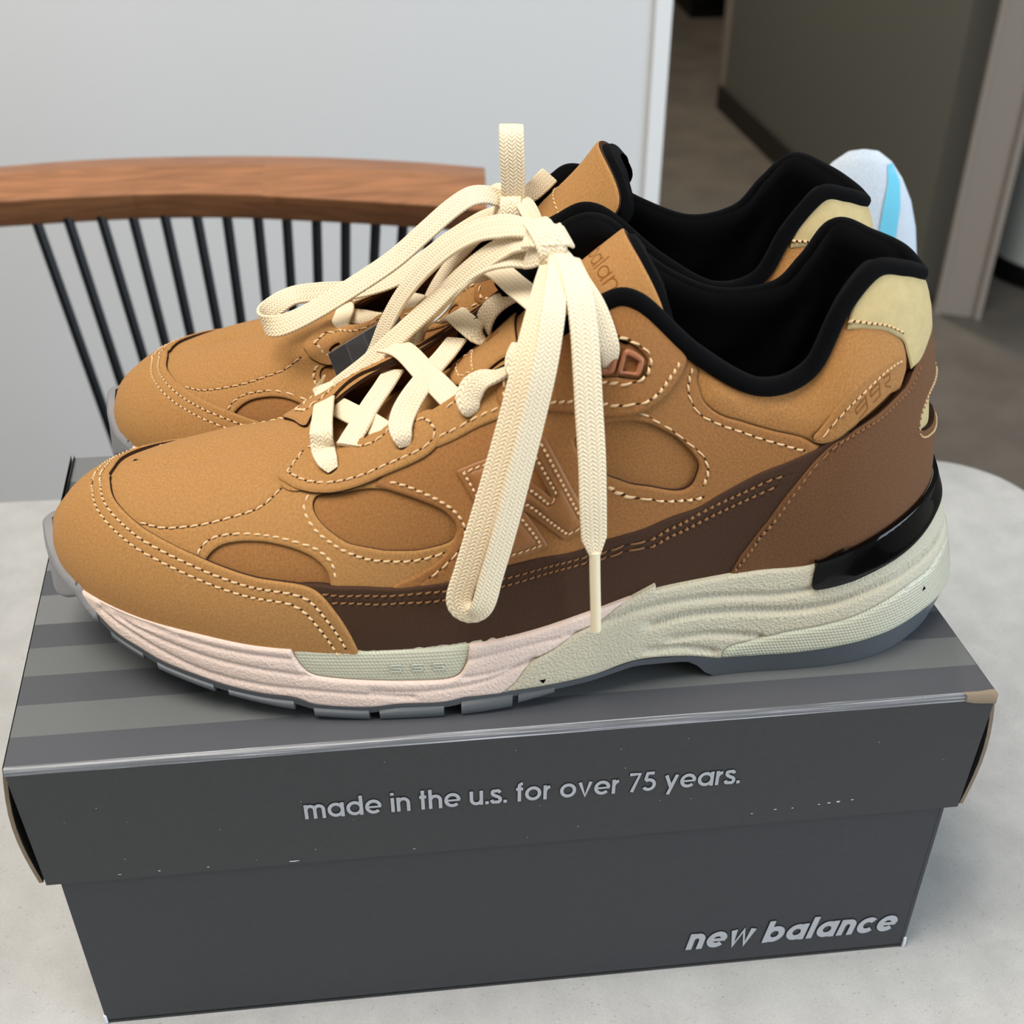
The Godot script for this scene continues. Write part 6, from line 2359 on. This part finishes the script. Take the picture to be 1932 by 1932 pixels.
const LC_LN9 := [[0.1602, 0.1153, -0.021], [0.1564, 0.1147, -0.0195], [0.1528, 0.1121, -0.0185], [0.1509, 0.108, -0.0185], [0.1522, 0.1021, -0.022]]
const LC_LN10 := [[0.1517, 0.1176, -0.03], [0.1522, 0.1233, -0.027], [0.1552, 0.1248, -0.022], [0.1599, 0.1269, -0.004], [0.1645, 0.1285, 0.012], [0.1687, 0.1277, 0.022]]
const LC_LN12 := [[0.1742, 0.1424, 0.012], [0.1762, 0.1388, 0.02], [0.1789, 0.134, 0.026], [0.1814, 0.1278, 0.0291], [0.1832, 0.122, 0.0308], [0.1837, 0.1155, 0.0291]]
const LC_LN13 := [[0.1583, 0.1192, 0.02], [0.157, 0.1172, 0.0235], [0.1569, 0.1147, 0.0248], [0.1581, 0.1138, 0.0264], [0.1606, 0.1149, 0.0255]]
const LC_LOOPA1 := [[0.1682, 0.1443, 0.012], [0.1651, 0.1403, 0.022], [0.1615, 0.1336, 0.032], [0.1573, 0.1229, 0.04], [0.1531, 0.1084, 0.0445], [0.1484, 0.0928, 0.048], [0.1433, 0.0763, 0.051], [0.1385, 0.0603, 0.053], [0.1358, 0.051, 0.054], [0.1366, 0.0475, 0.055], [0.1397, 0.0464, 0.0565], [0.1426, 0.0505, 0.058], [0.1452, 0.0602, 0.0575], [0.1494, 0.0756, 0.056], [0.1537, 0.0924, 0.0535], [0.1581, 0.1096, 0.05], [0.1622, 0.1256, 0.0455], [0.1653, 0.138, 0.038], [0.1678, 0.1436, 0.026], [0.1692, 0.1445, 0.014]]
const LC_STRANDB := [[0.17, 0.1455, 0.012], [0.1722, 0.144, 0.022], [0.1735, 0.1408, 0.031], [0.1742, 0.1338, 0.037], [0.1747, 0.123, 0.042], [0.1753, 0.1096, 0.046], [0.1761, 0.0956, 0.0495], [0.1765, 0.0822, 0.052], [0.1771, 0.0702, 0.053], [0.1774, 0.0643, 0.0535]]
const LC_AGLET := [[0.1774, 0.0656, 0.0535], [0.1778, 0.0557, 0.054], [0.1783, 0.0455, 0.0545], [0.1787, 0.0355, 0.055]]
const LC_LOOPC := [[0.1674, 0.1464, 0.006], [0.1629, 0.1486, 0.004], [0.1556, 0.1475, -0.002], [0.1483, 0.143, -0.01], [0.1405, 0.1353, -0.018], [0.1321, 0.1243, -0.026], [0.1243, 0.111, -0.034], [0.1179, 0.096, -0.041], [0.1124, 0.0812, -0.046], [0.1039, 0.0687, -0.048], [0.0975, 0.0646, -0.047], [0.096, 0.0693, -0.044], [0.1006, 0.0741, -0.0415], [0.1106, 0.0842, -0.037], [0.1222, 0.0983, -0.03], [0.134, 0.1131, -0.022], [0.1432, 0.1265, -0.013], [0.1502, 0.1352, -0.005], [0.1576, 0.1395, 0.002], [0.1635, 0.1404, 0.006], [0.1675, 0.1433, 0.008]]
const LC_LOOPC2 := [[0.1678, 0.1446, 0.008], [0.1627, 0.1456, 0.006], [0.1569, 0.1428, 0.001], [0.1486, 0.1343, -0.006], [0.1399, 0.1214, -0.016], [0.1315, 0.1047, -0.03], [0.1288, 0.0928, -0.038], [0.127, 0.0836, -0.04]]
const LC_F_VERT := [[0.1617, 0.1232, 0.0061], [0.1619, 0.1286, 0.0081], [0.1619, 0.137, 0.0086], [0.1615, 0.1455, 0.0082], [0.1612, 0.1511, 0.0062], [0.1609, 0.1524, 0.0022], [0.1608, 0.1495, -0.0029], [0.1609, 0.1401, -0.0049], [0.1612, 0.1306, -0.0034], [0.161, 0.1228, 0.0001]]
const LC_F_LOOPL := [[0.1611, 0.1238, 0.0052], [0.1546, 0.1289, 0.0088], [0.1478, 0.1303, 0.0125], [0.1408, 0.127, 0.0158], [0.1315, 0.1199, 0.0204], [0.12, 0.1105, 0.0244], [0.1046, 0.101, 0.0291], [0.0897, 0.0922, 0.0317], [0.0785, 0.0869, 0.0326], [0.0722, 0.0858, 0.0316], [0.0694, 0.0866, 0.028], [0.0714, 0.0879, 0.0226], [0.0786, 0.0911, 0.0173], [0.0878, 0.0909, 0.0127], [0.0993, 0.0902, 0.0087], [0.1133, 0.093, 0.0053], [0.1255, 0.099, 0.0032], [0.1379, 0.1085, 0.0021], [0.15, 0.1171, 0.002], [0.159, 0.1215, 0.0025]]
const LC_F_STRANDD := [[0.1625, 0.1266, 0.006], [0.1662, 0.1269, 0.0104], [0.1693, 0.125, 0.018], [0.1735, 0.1276, 0.0376], [0.1777, 0.137, 0.0673]]
const LC_F_STRANDE := [[0.16, 0.122, 0.0034], [0.154, 0.1163, 0.0024], [0.1457, 0.1077, -0.0003], [0.1368, 0.0957, -0.0048], [0.1295, 0.0828, -0.0107], [0.1242, 0.0701, -0.0148], [0.1202, 0.0573, -0.0162]]
const LC_F_RIGHTE := [[0.1619, 0.1256, 0.002], [0.1675, 0.1261, -0.002], [0.1712, 0.1277, -0.0077], [0.1741, 0.1282, -0.0153]]
const LC_F_LEFTF := [[0.1602, 0.1255, 0.0003], [0.1566, 0.1262, -0.0032], [0.1529, 0.1244, -0.0076], [0.1498, 0.1202, -0.0132]]
const LC_F_FE1 := [[0.0943, 0.0772, -0.0046], [0.0945, 0.0762, -0.0006], [0.0942, 0.0755, 0.005], [0.0947, 0.0741, 0.01], [0.0954, 0.0721, 0.0124]]
const LC_F_FE2 := [[0.1237, 0.0822, -0.0056], [0.1202, 0.0807, 0.0], [0.1179, 0.0771, 0.0045], [0.1165, 0.0741, 0.0068]]
const LC_F_FE3 := [[0.1448, 0.0893, -0.0133], [0.1435, 0.0894, -0.007], [0.1416, 0.088, -0.0026], [0.1412, 0.0863, 0.0]]
const LC_F_FX1 := [[0.1153, 0.0832, -0.0214], [0.1081, 0.0829, -0.0141], [0.1041, 0.0826, -0.0094], [0.0965, 0.0815, -0.004]]
const LC_F_FX2 := [[0.1089, 0.0724, -0.0021], [0.1027, 0.0739, -0.001], [0.0962, 0.074, -0.0019]]
const TONGUE_NEAR := [[0.098, 0.0745, -0.004, 0.026, 0.006], [0.112, 0.0795, -0.004, 0.026, 0.006], [0.128, 0.0865, -0.003, 0.026, 0.007], [0.144, 0.0965, -0.003, 0.026, 0.008], [0.158, 0.109, -0.003, 0.027, 0.01], [0.172, 0.1235, -0.003, 0.028, 0.015], [0.184, 0.1345, -0.003, 0.029, 0.021], [0.1935, 0.1425, -0.003, 0.029, 0.025]]
const TONGUE_FAR := [[0.098, 0.07, -0.004, 0.026, 0.006], [0.112, 0.074, -0.004, 0.026, 0.006], [0.128, 0.081, -0.003, 0.026, 0.007], [0.144, 0.091, -0.002, 0.026, 0.009], [0.158, 0.104, -0.001, 0.026, 0.012], [0.17, 0.119, 0.0, 0.0255, 0.015], [0.184, 0.134, 0.0, 0.0235, 0.014], [0.1925, 0.1455, 0.0, 0.0225, 0.017]]
